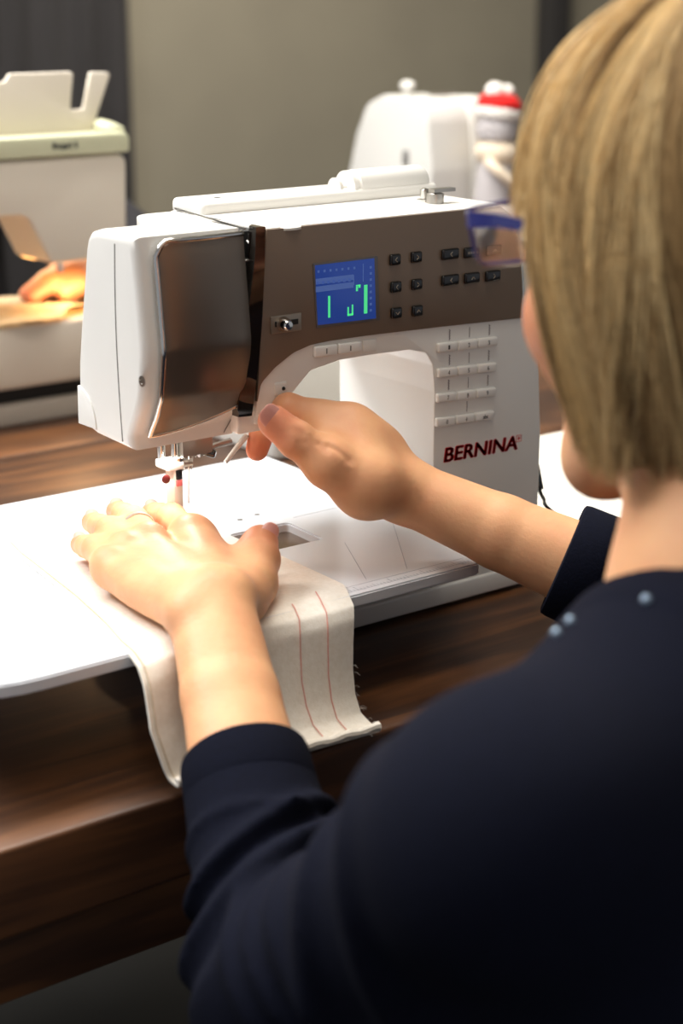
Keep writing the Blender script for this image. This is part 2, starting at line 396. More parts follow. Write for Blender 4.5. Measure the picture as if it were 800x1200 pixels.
# body shell with the arm and tower
p = lambda u, v, y=0: (FY(u, v, y)[0], FY(u, v, y)[2])
XL = .1555
arch = [p(300, 499), p(320, 484), p(342, 461), p(364, 434), p(398, 422), p(440, 415), p(480, 410), p(499, 413), p(507, 428)]
out = [(XL, .3), (.368, .3), (.384, .293), (.394, .27), (.404, .21), (.411, .12), (.411, .0185), (.304, .0185), (.304, .17)]
pts = out + arch[::-1] + [(.148, .172)]
pts2 = rounded(pts, [.001, .004, .012, .01, .02, .03, .001, .001, .02]+[.006]*(len(arch)+1), 4)
prism('body_shell', pts2, 'y', .0, .115, WHITE, SM, .006, 4)
box('throat_cover', .1350, .1562, .003, .05, .1632, .182, WHITE, SM, .002)
# base plinth and free arm
prism('base_plate', rounded([(.07, -.002), (.4125, -.002), (.4125, .114), (.07, .114)], [.01, .004, .01, .02]), 'z', .0035, .019, WHITE, SM, .002)
prism('free_arm', rounded([(.085, .028), (.31, .028), (.31, .10), (.085, .10)], .012), 'z', .018, .067, WHITE2, SM, .003)
for x, y in ((.10, .02), (.39, .02), (.10, .095), (.39, .095)):
    lathe('rubber_foot', [(.009, 0), (.009, .0036)], (x, y, 0), (0, 0, 1), BLACK, SM, 16)
# head (left end): yz profile extruded in x
HX0, HX1 = .058, .1365
def yf(z):                                       # front face depth over height
    return float(np.interp(z, [.162, .172, .185, .20, .23, .26, .302], [.012, .013, .004, -.003, -.008, -.005, 0]))
prof = [(yf(z), z) for z in np.linspace(.1625, .302, 18)]
prof = prof+[(.046, .3025), (.056, .300), (.0605, .2955), (.0635, .288), (.067, .272), (.071, .255), (.0765, .23), (.0805, .21), (.082, .19), (.081, .176), (.0765, .166), (.06, .163)]
bm = bmesh.new()
vs = [bm.verts.new((HX0, a, b)) for a, b in prof]; f = bm.faces.new(vs)
r = bmesh.ops.extrude_face_region(bm, geom=[f])
for v in r['geom']:
    if isinstance(v, bmesh.types.BMVert): v.co.x = HX1
bmesh.ops.recalc_face_normals(bm, faces=bm.faces)
bev(bm, .008, 5, 50, lambda e: abs(e.verts[0].co.x-HX0) < 1e-6 and abs(e.verts[1].co.x-HX0) < 1e-6)
for v in bm.verts:                               # underside rises to the rear left
    if v.co.z < .19: v.co.z += max(0, v.co.y-.02)*.02
finish(bm, 'head_shell', WHITE, SM, 40)
# top rear filler behind the head, up to the arm
prism('rear_cover', rounded([(.095, .05), (XL+.004, .05), (XL+.004, .112), (.125, .112)], [.002, .002, .002, .02]), 'z', .19, .3, WHITE, SM, .004)
# seam line around the end cover
tube('seam', [(HX0-.0001, .0225+.003*math.sin(i/12*3), z) for i, z in enumerate(np.linspace(.167, .296, 13))], .0004, GREY, SM, 6)
# small side access flap at lower rear
cpt = hit(93, 510, 0, HX0)
bm = bmesh.new(); vs = [bm.verts.new((HX0-.0012, cpt[1]-.001, .1675))]
for k in range(13):
    a = math.pi/2*k/12; vs.append(bm.verts.new((HX0-.0012, .080-.0235*math.sin(a), .168+.026*math.cos(a))))
f = bm.faces.new(vs); r = bmesh.ops.extrude_face_region(bm, geom=[f])
for v in r['geom']:
    if isinstance(v, bmesh.types.BMVert): v.co.x = HX0+.004
bev(bm, .001, 2); finish(bm, 'side_flap', WHITE, SM)
q = hit(166, 447, 0, HX0-.0005)
sc_ = lathe('screw', [(.0034, 0), (.0036, .0008), (.002, .0009), (.0019, .0003), (.0001, .0003)], (HX0+.0002, q[1], q[2]), (-1, 0, 0), STEEL, SM, 16)
# bronze face cover with chrome rim
def sheet(name, x0, x1, z0f, z1f, off, M, th=.002, nx=16, nz=30, corner=.006):
    bm = bmesh.new(); G = []
    for i in range(nx+1):
        s = i/nx; x = x0+(x1-x0)*s; za = z0f(s); zb = z1f(s)
        col = []
        for j in range(nz+1):
            z = za+(zb-za)*j/nz; col.append(bm.verts.new((x, yf(z)-off(s, j/nz), z)))
        G.append(col)
    for i in range(nx):
        for j in range(nz): bm.faces.new((G[i][j], G[i+1][j], G[i+1][j+1], G[i][j+1]))
    bmesh.ops.solidify(bm, geom=bm.faces[:], thickness=-th)
    return finish(bm, name, M, SM, 50)
zb_ = lambda s: .1715+.0150*s**1.6
def zt_(s): return .299-(.009*(1-min(s/.12, 1))**2)
sheet('face_cover', .0715, .1365, lambda s: zb_(s)+.0015, lambda s: zt_(s)-.0014, lambda s, j: .0048+.0035*math.sin(math.pi*min(1, s*1.0))**.6, COVERM, .003)
rim = []
for j in range(0, 31): z = zb_(0)+(zt_(0)-zb_(0))*j/30; rim.append((.0703, yf(z)-.0045, z))
for i in range(1, 20): s = i/19; z = zt_(s); rim.append((.0703+.0655*s, yf(z)-.0048-.0035*math.sin(math.pi*s)**.6*.9, z+.0002))
tube('cover_rim', rim, .0019, CHROME, SM, 8)
rim2 = []
for i in range(0, 20): s = i/19; z = zb_(s); rim2.append((.0703+.0655*s, yf(z)-.0046-.0030*math.sin(math.pi*s)**.6, z))
tube('cover_rim', rim2, .0012, CHROME, SM, 8)
# thread slot: dark channel, take-up lever and glossy black trim
box('thread_channel', .1362, .158, .006, .05, .1815, .2985, DARK, SM, .0005)
trim = spline([FY(307, 266, -.011), FY(305, 330, -.012), FY(302, 390, -.013), FY(296, 450, -.010), FY(291, 488, -.004)], 6)
bm = bmesh.new(); wv = []
for i, c in enumerate(trim):
    s = i/(len(trim)-1); w = .0034+.0048*min(1, max(0, (s-.15)*3.2)); back = .010
    if s > .93: w *= .8
    wv.append([bm.verts.new(q) for q in ((c.x+.0028, c.y, c.z), (c.x+.0028, c.y+back+.006, c.z), (c.x-w, c.y+back, c.z), (c.x-w, c.y+.002, c.z))])
for a, b in zip(wv, wv[1:]):
    for k in range(4): bm.faces.new((a[k], a[(k+1) % 4], b[(k+1) % 4], b[k]))
bm.faces.new(wv[0]); bm.faces.new(wv[-1][::-1]); bev(bm, .0007, 2, 40); finish(bm, 'slot_trim', BLACKG, SM)
tube('take_up_lever', spline([FY(289, 283, .004), FY(295, 290, -.001), FY(296, 300, -.002), FY(292, 330, .003), FY(289, 350, .01)], 6), .0011, CHROME, SM, 8)
bm = bmesh.new(); b_box(bm, .1385, .149, -.003, .004, .280, .2815); b_box(bm, .146, .1485, -.004, .004, .262, .297); bev(bm, .0005, 2); finish(bm, 'thread_guide', STEEL, SM)
# thread in the slot
tube('upper_thread', [FY(292, 272, .0), FY(295, 296, -.003), FY(288, 380, -.001), FY(283, 470, .004)], .00035, THREADW, SM, 5)
# bronze control panel
pp = [p(311, 269), p(585, 241.5), p(598, 252), p(606, 280), p(610, 330), p(612, 372), p(520, 382), p(427, 393), p(385, 399), p(362, 404), p(342, 413), p(321, 430), p(304, 449), p(299, 478)]
prism('control_panel', rounded([(a, b) for a, b in pp], [.0005, .003, .006, .01, .01, .002, 0, .0, .02, .02, .02, .02, .01, .001], 3), 'y', -.0016, .001, PANEL, SM, .0007, 2)
# right-hand rim: reflection on the curved panel end, put into its pale blue colour
tube('panel_rim_highlight', spline([FY(606, 268, -.001), FY(611, 310, -.001), FY(612.5, 345, -.001), FY(611, 373, -.001)], 6), .0012, mat('pale_blue_reflection', (190, 205, 212), .2, metal=.3), SM, 8)
# lcd
def quad(name, u0, v0, u1, v1, u2, v2, u3, v3, y, th, M, parent=SM, w=.0006):
    P = [FY(a, b, y) for a, b in ((u0, v0), (u1, v1), (u2, v2), (u3, v3))]
    return prism(name, rounded([(q[0], q[2]) for q in P], w*1.5, 3), 'y', y-th, y, M, parent, min(w, th*.45), 2)
fr = quad('screen_frame', 365.5, 308.5, 441.5, 299.5, 444, 375, 370, 385, -.0014, .0012, mat('screen_bezel', (96, 92, 92), .3), SM)
scn = quad('screen', 368.5, 311, 438, 302.5, 440, 373, 372, 381, -.0024, .0006, LCD, SM, .0002)
def lq(name, M, u0, v0, u1, v1):
    P = [FY(u0, v0, -.0031), FY(u1, v1, -.0031)]
    bm = bmesh.new(); b_box(bm, P[0][0], P[1][0], -.0034, -.0029, P[1][2], P[0][2]); return finish(bm, name, M, SM)
lq('screen_bar', LCDG, 384.3, 347, 386.6, 372); lq('screen_bar', LCDG, 426.5, 334, 430, 367)
bm = bmesh.new()
for u0, v0, u1, v1 in ((407, 360, 408.5, 369), (407, 368, 413, 369.5), (412, 357, 413.5, 369), (417, 336, 419, 341), (420, 334, 422, 337), (417, 334, 422, 335)):
    a, b = FY(u0, v0, -.0031), FY(u1, v1, -.0031); b_box(bm, a[0], b[0], -.0034, -.0029, b[2], a[2])
finish(bm, 'screen_icon', LCDG, SM)
bm = bmesh.new()
for k in range(7):
    for (u, v, du, dv) in ((372+k*7, 317-k*.7, 2.2, 2.5), (371+k*6.2, 330-k*.6, 2.6, 3.2)):
        a, b = FY(u, v, -.0031), FY(u+du, v+dv, -.0031); b_box(bm, a[0], b[0], -.0032, -.0029, b[2], a[2])
for (u0, v0, u1, v1) in ((370, 327, 414, 328), (370, 336, 414, 337), (414, 322.5, 414.8, 334), (425, 309, 425.8, 330)):
    a, b = FY(u0, v0, -.0031), FY(u1, v1, -.0031); b_box(bm, a[0], b[0], -.0032, -.0029, b[2]-.0, a[2])
for k in range(8):
    a, b = FY(433, 312+k*7.2, -.0031), FY(435.5, 314.5+k*7.2, -.0031); b_box(bm, a[0], b[0], -.0032, -.0029, b[2], a[2])
finish(bm, 'screen_marks', LCDP, SM)
# round-cornered black arrow keys
CH = mat('key_symbol', (150, 140, 125), .5)
def key(u, v, w, h, sym):
    c = FY(u, v, -.0015); k = box('button', c[0]-w/2, c[0]+w/2, -.0042, -.0008, c[2]-h/2, c[2]+h/2, BLACK, SM, .0014, 3)
    bm = bmesh.new(); s = .0016
    tri = {'<': [(s*.5, s), (-s*.6, 0), (s*.5, -s)], '>': [(-s*.5, s), (s*.6, 0), (-s*.5, -s)], 'v': [(-s, s*.5), (0, -s*.6), (s, s*.5)], '^': [(-s, -s*.5), (0, s*.6), (s, -s*.5)]}
    if sym in tri:
        T = tri[sym]
        for a, b in zip(T, T[1:]): b_tube(bm, [(c[0]+a[0], -.0043, c[2]+a[1]), (c[0]+b[0], -.0043, c[2]+b[1])], .00028, 5)
        finish(bm, 'button_symbol', CH, k)
    else:
        for q in range(4): b_box(bm, c[0]-w*.32+q*w*.17, c[0]-w*.32+q*w*.17+w*.12, -.0044, -.0041, c[2]-.0008, c[2]+.0008)
        finish(bm, 'button_symbol', CH, k)
for u, v, s in ((461.5, 304, '<'), (486.5, 301, '>'), (462.5, 336, '<'), (487, 333, '>'), (463, 366.5, 'v'), (487.5, 364, '^')): key(u, v, .0092, .0078, s)
for u, v, s in ((526, 297.5, '<'), (551, 295.5, '-'), (577, 293, '^'), (526, 328, '<'), (551.5, 325.5, '^'), (576, 323, '>')): key(u, v, .0155 if u < 540 else .014, .0078, s)
# slide switch on the panel
c = FY(334, 378, -.001); bx = box('switch_plate', c[0]-.0125, c[0]+.0125, -.0026, -.0012, c[2]-.0065, c[2]+.0055, mat('switch_plate', (150, 140, 128), .35, metal=.6), SM, .0006)
box('switch_slot', c[0]-.0095, c[0]+.0095, -.0030, -.002, c[2]-.0018, c[2]+.0018, DARK, SM, .0002)
lathe('switch_knob', [(.0046, 0), (.0052, .003), (.004, .008), (.0028, .0095), (.0001, .0098)], (c[0]-.004, -.002, c[2]), (0, -1, 0), CHROME, SM, 20)
# light keys under the panel
c = FY(397, 409, 0)
def slab(name, u0, v0, u1, v1, hgt, y0, y1, M, parent=SM, w=.001):
    a = FY(u0, v0, y0); b = FY(u1, v1, y0); dx = b[0]-a[0]; dz = b[2]-a[2]
    bm = bmesh.new(); vs = b_box(bm, a[0], b[0], y0, y1, -hgt/2, hgt/2)
    for v in bm.verts: v.co.z += a[2]+dz*(v.co.x-a[0])/dx
    bev(bm, w, 3); return finish(bm, name, M, parent)
for (u0, u1, v0, v1, s) in ((369.5, 396, 413, 409.8, 0), (397.5, 424, 409.6, 406.5, 1)):
    k = slab('rocker_button', u0, v0, u1, v1, .0075, -.003, .001, WHITE, SM, .0012)
    a = FY((u0+u1)/2, (v0+v1)/2, -.0031); bm = bmesh.new(); b_box(bm, a[0]-.0004, a[0]+.0004, -.0034, -.003, a[2]-.0018, a[2]+.0018); finish(bm, 'button_mark', GREY, k)
slab('indicator_window', 425.5, 406.3, 441, 404.5, .0085, -.0008, .001, WHITE2, SM, .0004)
c = FY(331, 455, 0)
box('threader_button', c[0]-.007, c[0]+.0035, -.0012, .002, c[2]-.0045, c[2]+.0045, WHITE2, SM, .0012, mx=None)
lathe('indicator_light', [(.0015, 0), (.001, .0009), (.0001, .001)], (c[0], -.0011, c[2]), (0, -1, 0), BLACK, SM, 12)
# rows of stitch keys on the tower
rows = [((514, 408.5), (584, 400)), ((514, 438), (583, 430)), ((513, 467.5), (582, 459)), ((512, 496), (580, 486.5))]
DIG = [('1', '2', '3'), ('4', '5', '6'), ('7', '8', '9'), ('0', '+', 'abc')]
for ri, ((u0, v0), (u1, v1)) in enumerate(rows):
    for k in range(3):
        ua, ub = u0+(u1-u0)*k/3+.3, u0+(u1-u0)*(k+1)/3-.3; va, vb = v0+(v1-v0)*k/3, v0+(v1-v0)*(k+1)/3
        kb = slab('stitch_button', ua, va, ub, vb, .0068, -.0034, .001, WHITE, SM, .0014)
        a = FY((ua+ub)/2+1, (va+vb)/2, -.0036)
        text('button_number', DIG[ri][k], .004, (a[0]-(.001 if len(DIG[ri][k]) == 1 else .003), -.0035, a[2]-.0016), (1, 0, 0), (0, 0, 1), mat('number_print', (70, 66, 62), .6) if ri+k == 0 else bpy.data.materials['number_print'], kb, .0001, fit=(.0016 if len(DIG[ri][k]) == 1 else .005, .0032))
    for k in range(3):                                   # printed stitch samples above each key
        if ri == 3 and k != 1: continue
        u = u0+(u1-u0)*(k+.5)/3; v = v0+(v1-v0)*(k+.5)/3
        a = FY(u+1, v-21, 0); b = FY(u+1, v-9, 0)
        bm = bmesh.new()
        zz = [(a[0]+(.0006 if i % 2 else -.0006)*(k != 1), -.0001, a[2]+(b[2]-a[2])*i/8) for i in range(9)]
        for s, e in zip(zz, zz[1:]): b_tube(bm, [s, e], .0003, 4)
        finish(bm, 'stitch_sample', mat('sample_print', (112, 100, 104), .7) if ri+k == 0 else bpy.data.materials['sample_print'], SM)
# maker's lettering
a = FY(520, 541.5, 0); b = FY(605, 526, 0)
text('logo_lettering', 'BERNINA', .012, (a[0], -.0003, a[2]), (1, 0, (b[2]-a[2])/(b[0]-a[0])+.0), (0, 0, 1), RED, SM, .0002, shear=.12, thick=.0007, fit=((b[0]-a[0])*1.0, .0105))
c = FY(607.5, 513.5, 0); bm = bmesh.new(); s = .0024
for q0, q1 in (((-s, -s), (s, -s)), ((s, -s), (s, s)), ((s, s), (-s, s)), ((-s, s), (-s, -s))): b_tube(bm, [(c[0]+q0[0], -.0002, c[2]+q0[1]), (c[0]+q1[0], -.0002, c[2]+q1[1])], .00022, 4)
b_box(bm, c[0]-.0003, c[0]+.0003, -.0004, .0, c[2]-.0014, c[2]+.0014); b_box(bm, c[0]-.0014, c[0]+.0014, -.0004, .0, c[2]-.0003, c[2]+.0003)
finish(bm, 'logo_emblem', RED, SM)
# top: carrying handle ridge, spool holder, winder, guides
box('top_lid', .160, .372, .080, .1225, .297, .3085, WHITE, SM, .004, 4)
q0 = hit(404, 221, 1, .095); q1 = hit(492, 217, 1, .095)
lathe('spool_cover', [(.0125, 0), (.0125, .003), (.0110, .0035), (.0110, .006), (.0128, .007), (.0128, q1[0]-q0[0]-.003), (.011, q1[0]-q0[0]), (.0001, q1[0]-q0[0])], (q0[0], .095, .3085), (1, 0, 0), WHITE, SM, 32)
lathe('spool_pin', [(.008, 0), (.0075, .0035), (.0025, .004), (.0025, .018), (.0001, .018)], (q0[0]-.010, .095, .3085), (1, 0, 0), WHITE2, SM, 20)
c = HZ(507, 238, .3); lathe('bobbin_winder', [(.006, 0), (.006, .002), (.0032, .0025), (.0032, .009), (.001, .010)], (c[0], c[1]+.01, .3), (0, 0, 1), CHROME, SM, 16)
c = HZ(522, 240, .3); bm = bmesh.new(); b_lathe(bm, [(.0065, 0), (.0065, .007), (.004, .008)], (c[0], c[1]+.012, .3), (0, 0, 1), 18); b_box(bm, c[0]-.004, c[0]+.016, c[1]+.008, c[1]+.015, .308, .3105); finish(bm, 'winder_stop', STEEL, SM)
c = HZ(262, 244, .302); lathe('thread_guide_pin', [(.0085, 0), (.0075, .002), (.0035, .0026), (.0035, .006), (.0048, .0062), (.0048, .0085), (.003, .009)], (c[0], c[1]+.008, .2995), (0, 0, 1), CHROME, SM, 20)
q0 = HZ(205, 243, .3018); q1 = HZ(287, 267, .3018)
tube('thread_groove', [(q0[0], q0[1], .3012), ((q0[0]+q1[0])/2, (q0[1]+q1[1])/2, .3012), (q1[0], q1[1], .3012)], .0006, STEEL, SM, 6)
c = HZ(322, 262, .3012); lathe('tension_dial', [(.012, 0), (.012, .0015), (.011, .0022)], (.178, .008, .2975), (0, 0, 1), WHITE2, SM, 28)
bm = bmesh.new(); rp_ = random.Random(4)
for yy, n_ in ((.035, 11), (.025, 7)):
    xx = .222
    for k in range(n_):
        w_ = rp_.uniform(.002, .007); b_box(bm, xx, xx+w_, yy, yy+.0022, .2999, .30006); xx += w_+.0014
finish(bm, 'lid_print', LGREY, SM)
# presser foot group
NY = .050
def N(u, v, y=NY): return FY(u, v, y)
a = N(184, 535); b_ = N(200, 535)
lm = box('lamp_cover', a[0]-.012, a[0]+.014, NY-.014, NY+.014, .1575, .168, LAMP, SM, .004, 4)
foot = N(207, 601)
tube('needle_bar', [(N(207, 523)[0], NY+.003, .172), (N(207, 523)[0], NY+.003, N(209, 548)[2])], .0026, CHROME, SM, 12)
tube('presser_bar', [(N(199, 528)[0], NY+.012, .172), (N(199, 528)[0], NY+.012, .135)], .003, CHROME, SM, 12)
c = N(205, 545); ps = bmesh.new(); b_box(ps, c[0]-.008, c[0]+.005, NY-.005, NY+.014, c[2]-.003, c[2]+.003); b_box(ps, c[0]-.0035, c[0]+.004, NY-.004, NY+.008, N(205, 596)[2], c[2]+.001)
bev(ps, .0015, 2); finish(ps, 'presser_foot_shank', mat('foot_white', (240, 236, 228), .3), SM)
c2 = N(205.5, 556); box('foot_window', c2[0]-.0022, c2[0]+.0024, NY-.0052, NY-.0035, N(205, 560)[2], N(205, 549)[2], BLACK, SM, .0003)
box('foot_mark', c2[0]-.0022, c2[0]+.0024, NY-.0052, NY-.0035, N(205, 568)[2], N(205, 561)[2], PINK, SM, .0003)
lathe('foot_screw', [(.0028, 0), (.0028, .003), (.0018, .0035)], (N(193, 560)[0], NY-.002, N(193, 560)[2]), (-.6, -.8, 0), mat('dark_red_screw', (90, 20, 18), .4), SM, 12)
bz = .0792
fo = bmesh.new(); fx = c2[0]
for dx in (-.0045, .0045):
    b_box(fo, fx+dx-.0028, fx+dx+.0028, NY-.016, NY+.012, bz, bz+.0022)
b_box(fo, fx-.0045, fx+.0045, NY+.002, NY+.012, bz+.0005, bz+.006); bev(fo, .0007, 2); finish(fo, 'presser_foot', CHROME, SM)
tube('needle', [(fx+.0005, NY-.001, N(209, 550)[2]+.004), (fx+.0005, NY-.001, bz+.001)], [.0010, .0005], STEEL, SM, 8)
c = N(209, 544); lathe('needle_clamp', [(.0042, 0), (.0042, .009), (.003, .010)], (c[0], NY, c[2]-.004), (0, 0, 1), CHROME, SM, 16)
lathe('needle_screw', [(.0028, 0), (.0028, .007)], (c[0]+.002, NY-.002, c[2]+.001), (1, -.3, 0), STEEL, SM, 12)
th = bmesh.new(); a = N(228, 525); b_box(th, a[0]-.012, a[0]+.012, NY-.004, NY+.006, a[2]-.004, .168)
b_tube(th, [N(232, 532), N(252, 522), N(270, 517)], [.0028, .0022, .0026], 8); b_tube(th, [N(228, 535), N(233, 524), N(240, 533)], .001, 6); finish(th, 'needle_threader', STEEL, SM)
lathe('threader_knob', [(.003, 0), (.003, .005), (.002, .006)], N(243, 530), (.6, -.6, -.2), BLACK, SM, 12)
tube('threader_wire', [N(221, 535, NY-.004), N(221, 590, NY-.004)], .0005, THREADW, SM, 5)
tube('threader_wire', [N(225.5, 535, NY-.004), N(224.5, 550, NY-.004)], .0005, STEEL, SM, 5)
tube('presser_lifter', [N(289, 510, .02), N(276, 526, .02), N(264, 542, .02)], [.0022, .0018, .0016], WHITE, SM, 8)
# lower face seam marks
tube('seam', [FY(278, 478, -.0002+yf(.175)), FY(262, 507, yf(.167)-.0002)], .0004, GREY, SM, 5)
# power cable
pw = spline([FY(628, 552, .012), FY(632, 574, .008), FY(637, 585, .004), FY(645, 598, -.004), HZ(700, 640, .004)], 8)
cb = tube('power_cable', pw, .0016, BLACK, SM, 8)
tube('plug', [FY(626, 546, .014), FY(632, 574, .008)], [.0042, .0036], BLACK, SM, 12)

# lamp light inside the machine head
l = bpy.data.lights.new('machine_lamp', 'AREA'); l.shape = 'RECTANGLE'; l.size = .022; l.size_y = .02; l.energy = .06; l.color = (1, .97, .92)
lo = bpy.data.objects.new('machine_lamp', l); COL.objects.link(lo); lo.location = (.100, .045, .1560); lo.rotation_euler = (math.radians(-4), math.radians(4), 0)
# second lamp in the arm throat
l2 = bpy.data.lights.new('arm_lamp', 'AREA'); l2.shape = 'RECTANGLE'; l2.size = .05; l2.size_y = .01; l2.energy = .012; l2.color = (1, .97, .92)
lo2 = bpy.data.objects.new('arm_lamp', l2); COL.objects.link(lo2); lo2.location = (.235, .055, .199); lo2.rotation_euler = (0, 0, 0)

# ================================================================== EXTENSION TABLE
ET = empty('extension_table', (.08, .05, 0), 'white slide-on sewing table with ruler markings around the machine arm', 'sewing table')
TZ = .075
outer = rounded([(-.125, -.103), (.262, -.1005), (.302, -.028), (.302, -.0035), (.302, .22), (-.125, .22)], [.055, .004, .003, .0, .01, .03], 8)
hole = rounded([(.160, .007), (.2075, .007), (.2095, .053), (.160, .053)], .004, 4)
bm = bmesh.new()
def loop(pts, z):
    vs = [bm.verts.new((a, b, z)) for a, b in pts]; return [bm.edges.new((vs[i], vs[(i+1) % len(vs)])) for i in range(len(vs))]
E_ = loop(outer, TZ)+loop(hole, TZ)
bmesh.ops.triangle_fill(bm, use_beauty=True, use_dissolve=False, edges=E_)
r = bmesh.ops.extrude_face_region(bm, geom=bm.faces[:])
for v in r['geom']:
    if isinstance(v, bmesh.types.BMVert): v.co.z = TZ-.0085
bmesh.ops.recalc_face_normals(bm, faces=bm.faces)
es = [e for e in bm.edges if len(e.link_faces) == 2 and e.calc_face_angle(0) > 1.2 and abs(e.verts[0].co.z-e.verts[1].co.z) < 1e-6]
bmesh.ops.bevel(bm, geom=es, offset=.0012, segments=2, affect='EDGES')
finish(bm, 'table_plate', TABLEW, ET)
box('bobbin_window', .158, .212, .004, .056, .0665, .0685, mat('window_metal', (150, 128, 108), .25, metal=.9), ET, .0003)
for x, y in ((-.10, .02), (-.09, .19), (.06, .19)):
    lathe('leg', [(.009, .0), (.009, .004), (.007, .006), (.007, .067)], (x, y, 0), (0, 0, 1), WHITE2, ET, 18)
bm = bmesh.new()
for k in range(0, 45):
    x = .135+k*.0028; L = .006 if k % 10 == 0 else (.004 if k % 5 == 0 else .0025)
    b_box(bm, x, x+.0003, -.094, -.094+L, TZ-.0002, TZ+.00008)
b_box(bm, .13, .26, -.0945, -.0942, TZ-.0002, TZ+.00008); b_box(bm, .13, .26, -.086, -.0857, TZ-.0002, TZ+.00008)
finish(bm, 'ruler_scale', LGREY, ET)
bm = bmesh.new()
for k in range(0, 14):
    x = -.045+k*.0028; b_box(bm, x, x+.0003, -.098, -.094, TZ-.0002, TZ+.00008)
b_box(bm, -.045, -.010, -.093, -.0927, TZ-.0002, TZ+.00008)
finish(bm, 'ruler_scale', LGREY, ET)
bm = bmesh.new()
for (x0, y0, x1, y1) in ((.215, -.08, .300, .05), (.18, -.08, .215, -.01), (.22, .06, .3, .062), (.13, .0, .155, .001)):
    b_tube(bm, [(x0, y0, TZ), (x1, y1, TZ)], .00018, 4)
finish(bm, 'guide_line', LGREY, ET)
np_ = box('needle_plate', .10, .145, .025, .085, TZ-.001, TZ+.0006, STEEL, ET, .0003)
for u, v in ((281, 609), (301, 603)):
    c = HZ(u, v, TZ); lathe('plate_screw', [(.0022, -.001), (.0022, .0003), (.0001, .0004)], c, (0, 0, 1), GREY, ET, 12)

# ================================================================== FABRIC
yv = [.128, .10, .05, .0, -.05, -.085, -.098, -.107, -.111, -.113, -.116, -.121, -.130, -.142, -.152]
zv = [.0768]*6+[.0757, .0715, .064, .05, .034, .018, .008, .0048, .004]
yl = [.128, .10, .05, .0, -.05, -.085, -.101, -.110, -.115, -.119, -.124, -.131, -.138, -.144, -.150]
zl = [.0768]*6+[.0757, .0715, .063, .050, .038, .026, .016, .010, .008]
NU, NVv = 60, 15*6
def fab(s, q, lift=0):                          # s across 0..1, q along 0..1
    i = q*(len(yv)-1); yr, zr = np.interp(i, range(15), yv), np.interp(i, range(15), zv)
    yL, zL_ = np.interp(i, range(15), yl), np.interp(i, range(15), zl)
    y = yL+(yr-yL)*s; z = zL_+(zr-zL_)*s
    xl = np.interp(i, [0, 3, 5, 7, 10, 14], [.021, .004, -.012, -.0145, -.018, -.0115]); xr = np.interp(i, [0, 3, 5, 6, 8, 10, 12, 14], [.150, .160, .158, .152, .145, .140, .137, .136])
    x = xl+(xr-xl)*s
    hang = max(0, (i-6)/8); wv_ = math.sin(math.pi*min(1, hang*1.2))
    y += -.006*wv_*math.cos(2*math.pi*s*1.15+.4)-.004*wv_*math.cos(5*s)
    if i < 6: z += .0004*math.sin(9*s+i)
    return x, y, z+lift
bm = bmesh.new(); G = [[bm.verts.new(fab(i/NU, j/NVv)) for j in range(NVv+1)] for i in range(NU+1)]
for i in range(NU):
    for j in range(NVv): bm.faces.new((G[i][j], G[i+1][j], G[i+1][j+1], G[i][j+1]))
for it in range(4):
    bmesh.ops.smooth_vert(bm, verts=[v for v in bm.verts if not v.is_boundary], factor=.5, use_axis_x=True, use_axis_y=True, use_axis_z=True)
bmesh.ops.recalc_face_normals(bm, faces=bm.faces)
FB = empty('cotton_fabric', (.07, 0, .076), 'cream cotton fabric strip with red stitch lines draped over the sewing table edge', 'fabric')
bm.normal_update()
if bm.faces[0].normal.z > 0: th = .0016
else: th = -.0016
bmesh.ops.solidify(bm, geom=bm.faces[:], thickness=th)
finish(bm, 'cloth', FABRIC, FB, 70)
for s, q0, wob in ((.735, .40, .004), (.86, .36, .003)):
    tube('stitch_line', [Vector(fab(s+wob*math.sin(q*9), q))+Vector((0, -.0009, .0010)) for q in np.linspace(q0, .93, 60)], .0003, THREADR, FB, 5)
tube('fold_seam', [Vector(fab(.02, q))+Vector((0, -.0006, .0009)) for q in np.linspace(.0, .95, 60)], .0005, mat('cream_thread', (205, 190, 165), .9), FB, 5)
hem = bmesh.new(); b_tube(hem, [Vector(fab(s, 1.0))+Vector((0, .0015, .0015+.0006*math.sin(s*40))) for s in np.linspace(.0, 1, 40)], [.0028+.0005*math.sin(i*2.3) for i in range(40)], 8); finish(hem, 'hem', FABRIC, FB)
fr = bmesh.new()
for k in range(16):
    s = random.choice((.99, 1.0, 1.0, random.random())); q = random.uniform(.7, 1.0) if s > .98 else 1.0
    a = Vector(fab(s, q)); d = Vector((random.uniform(.2, 1), random.uniform(-.6, .2), random.uniform(-.5, .1))).normalized()*random.uniform(.002, .006)
    a = a+Vector((0, 0, .001)); b_tube(fr, [a, a+d*.5+Vector((0, 0, .0012)), a+d], .00008, 4)
finish(fr, 'frayed_threads', THREADW, FB)

# paper sheet to the right
pa = [HZ(628, 548, .002), HZ(641, 519, .002)]
x0 = pa[0][0]
o = prism('paper_sheet', rounded([(.44, .33), (.44, -.02), (.9, -.05), (1.0, .32)][::-1], .004), 'z', .0004, .003, mat('white_paper', (246, 242, 230), .7), None)
tag(o, 'white sheet lying on the wooden table to the right of the machine', 'sheet')

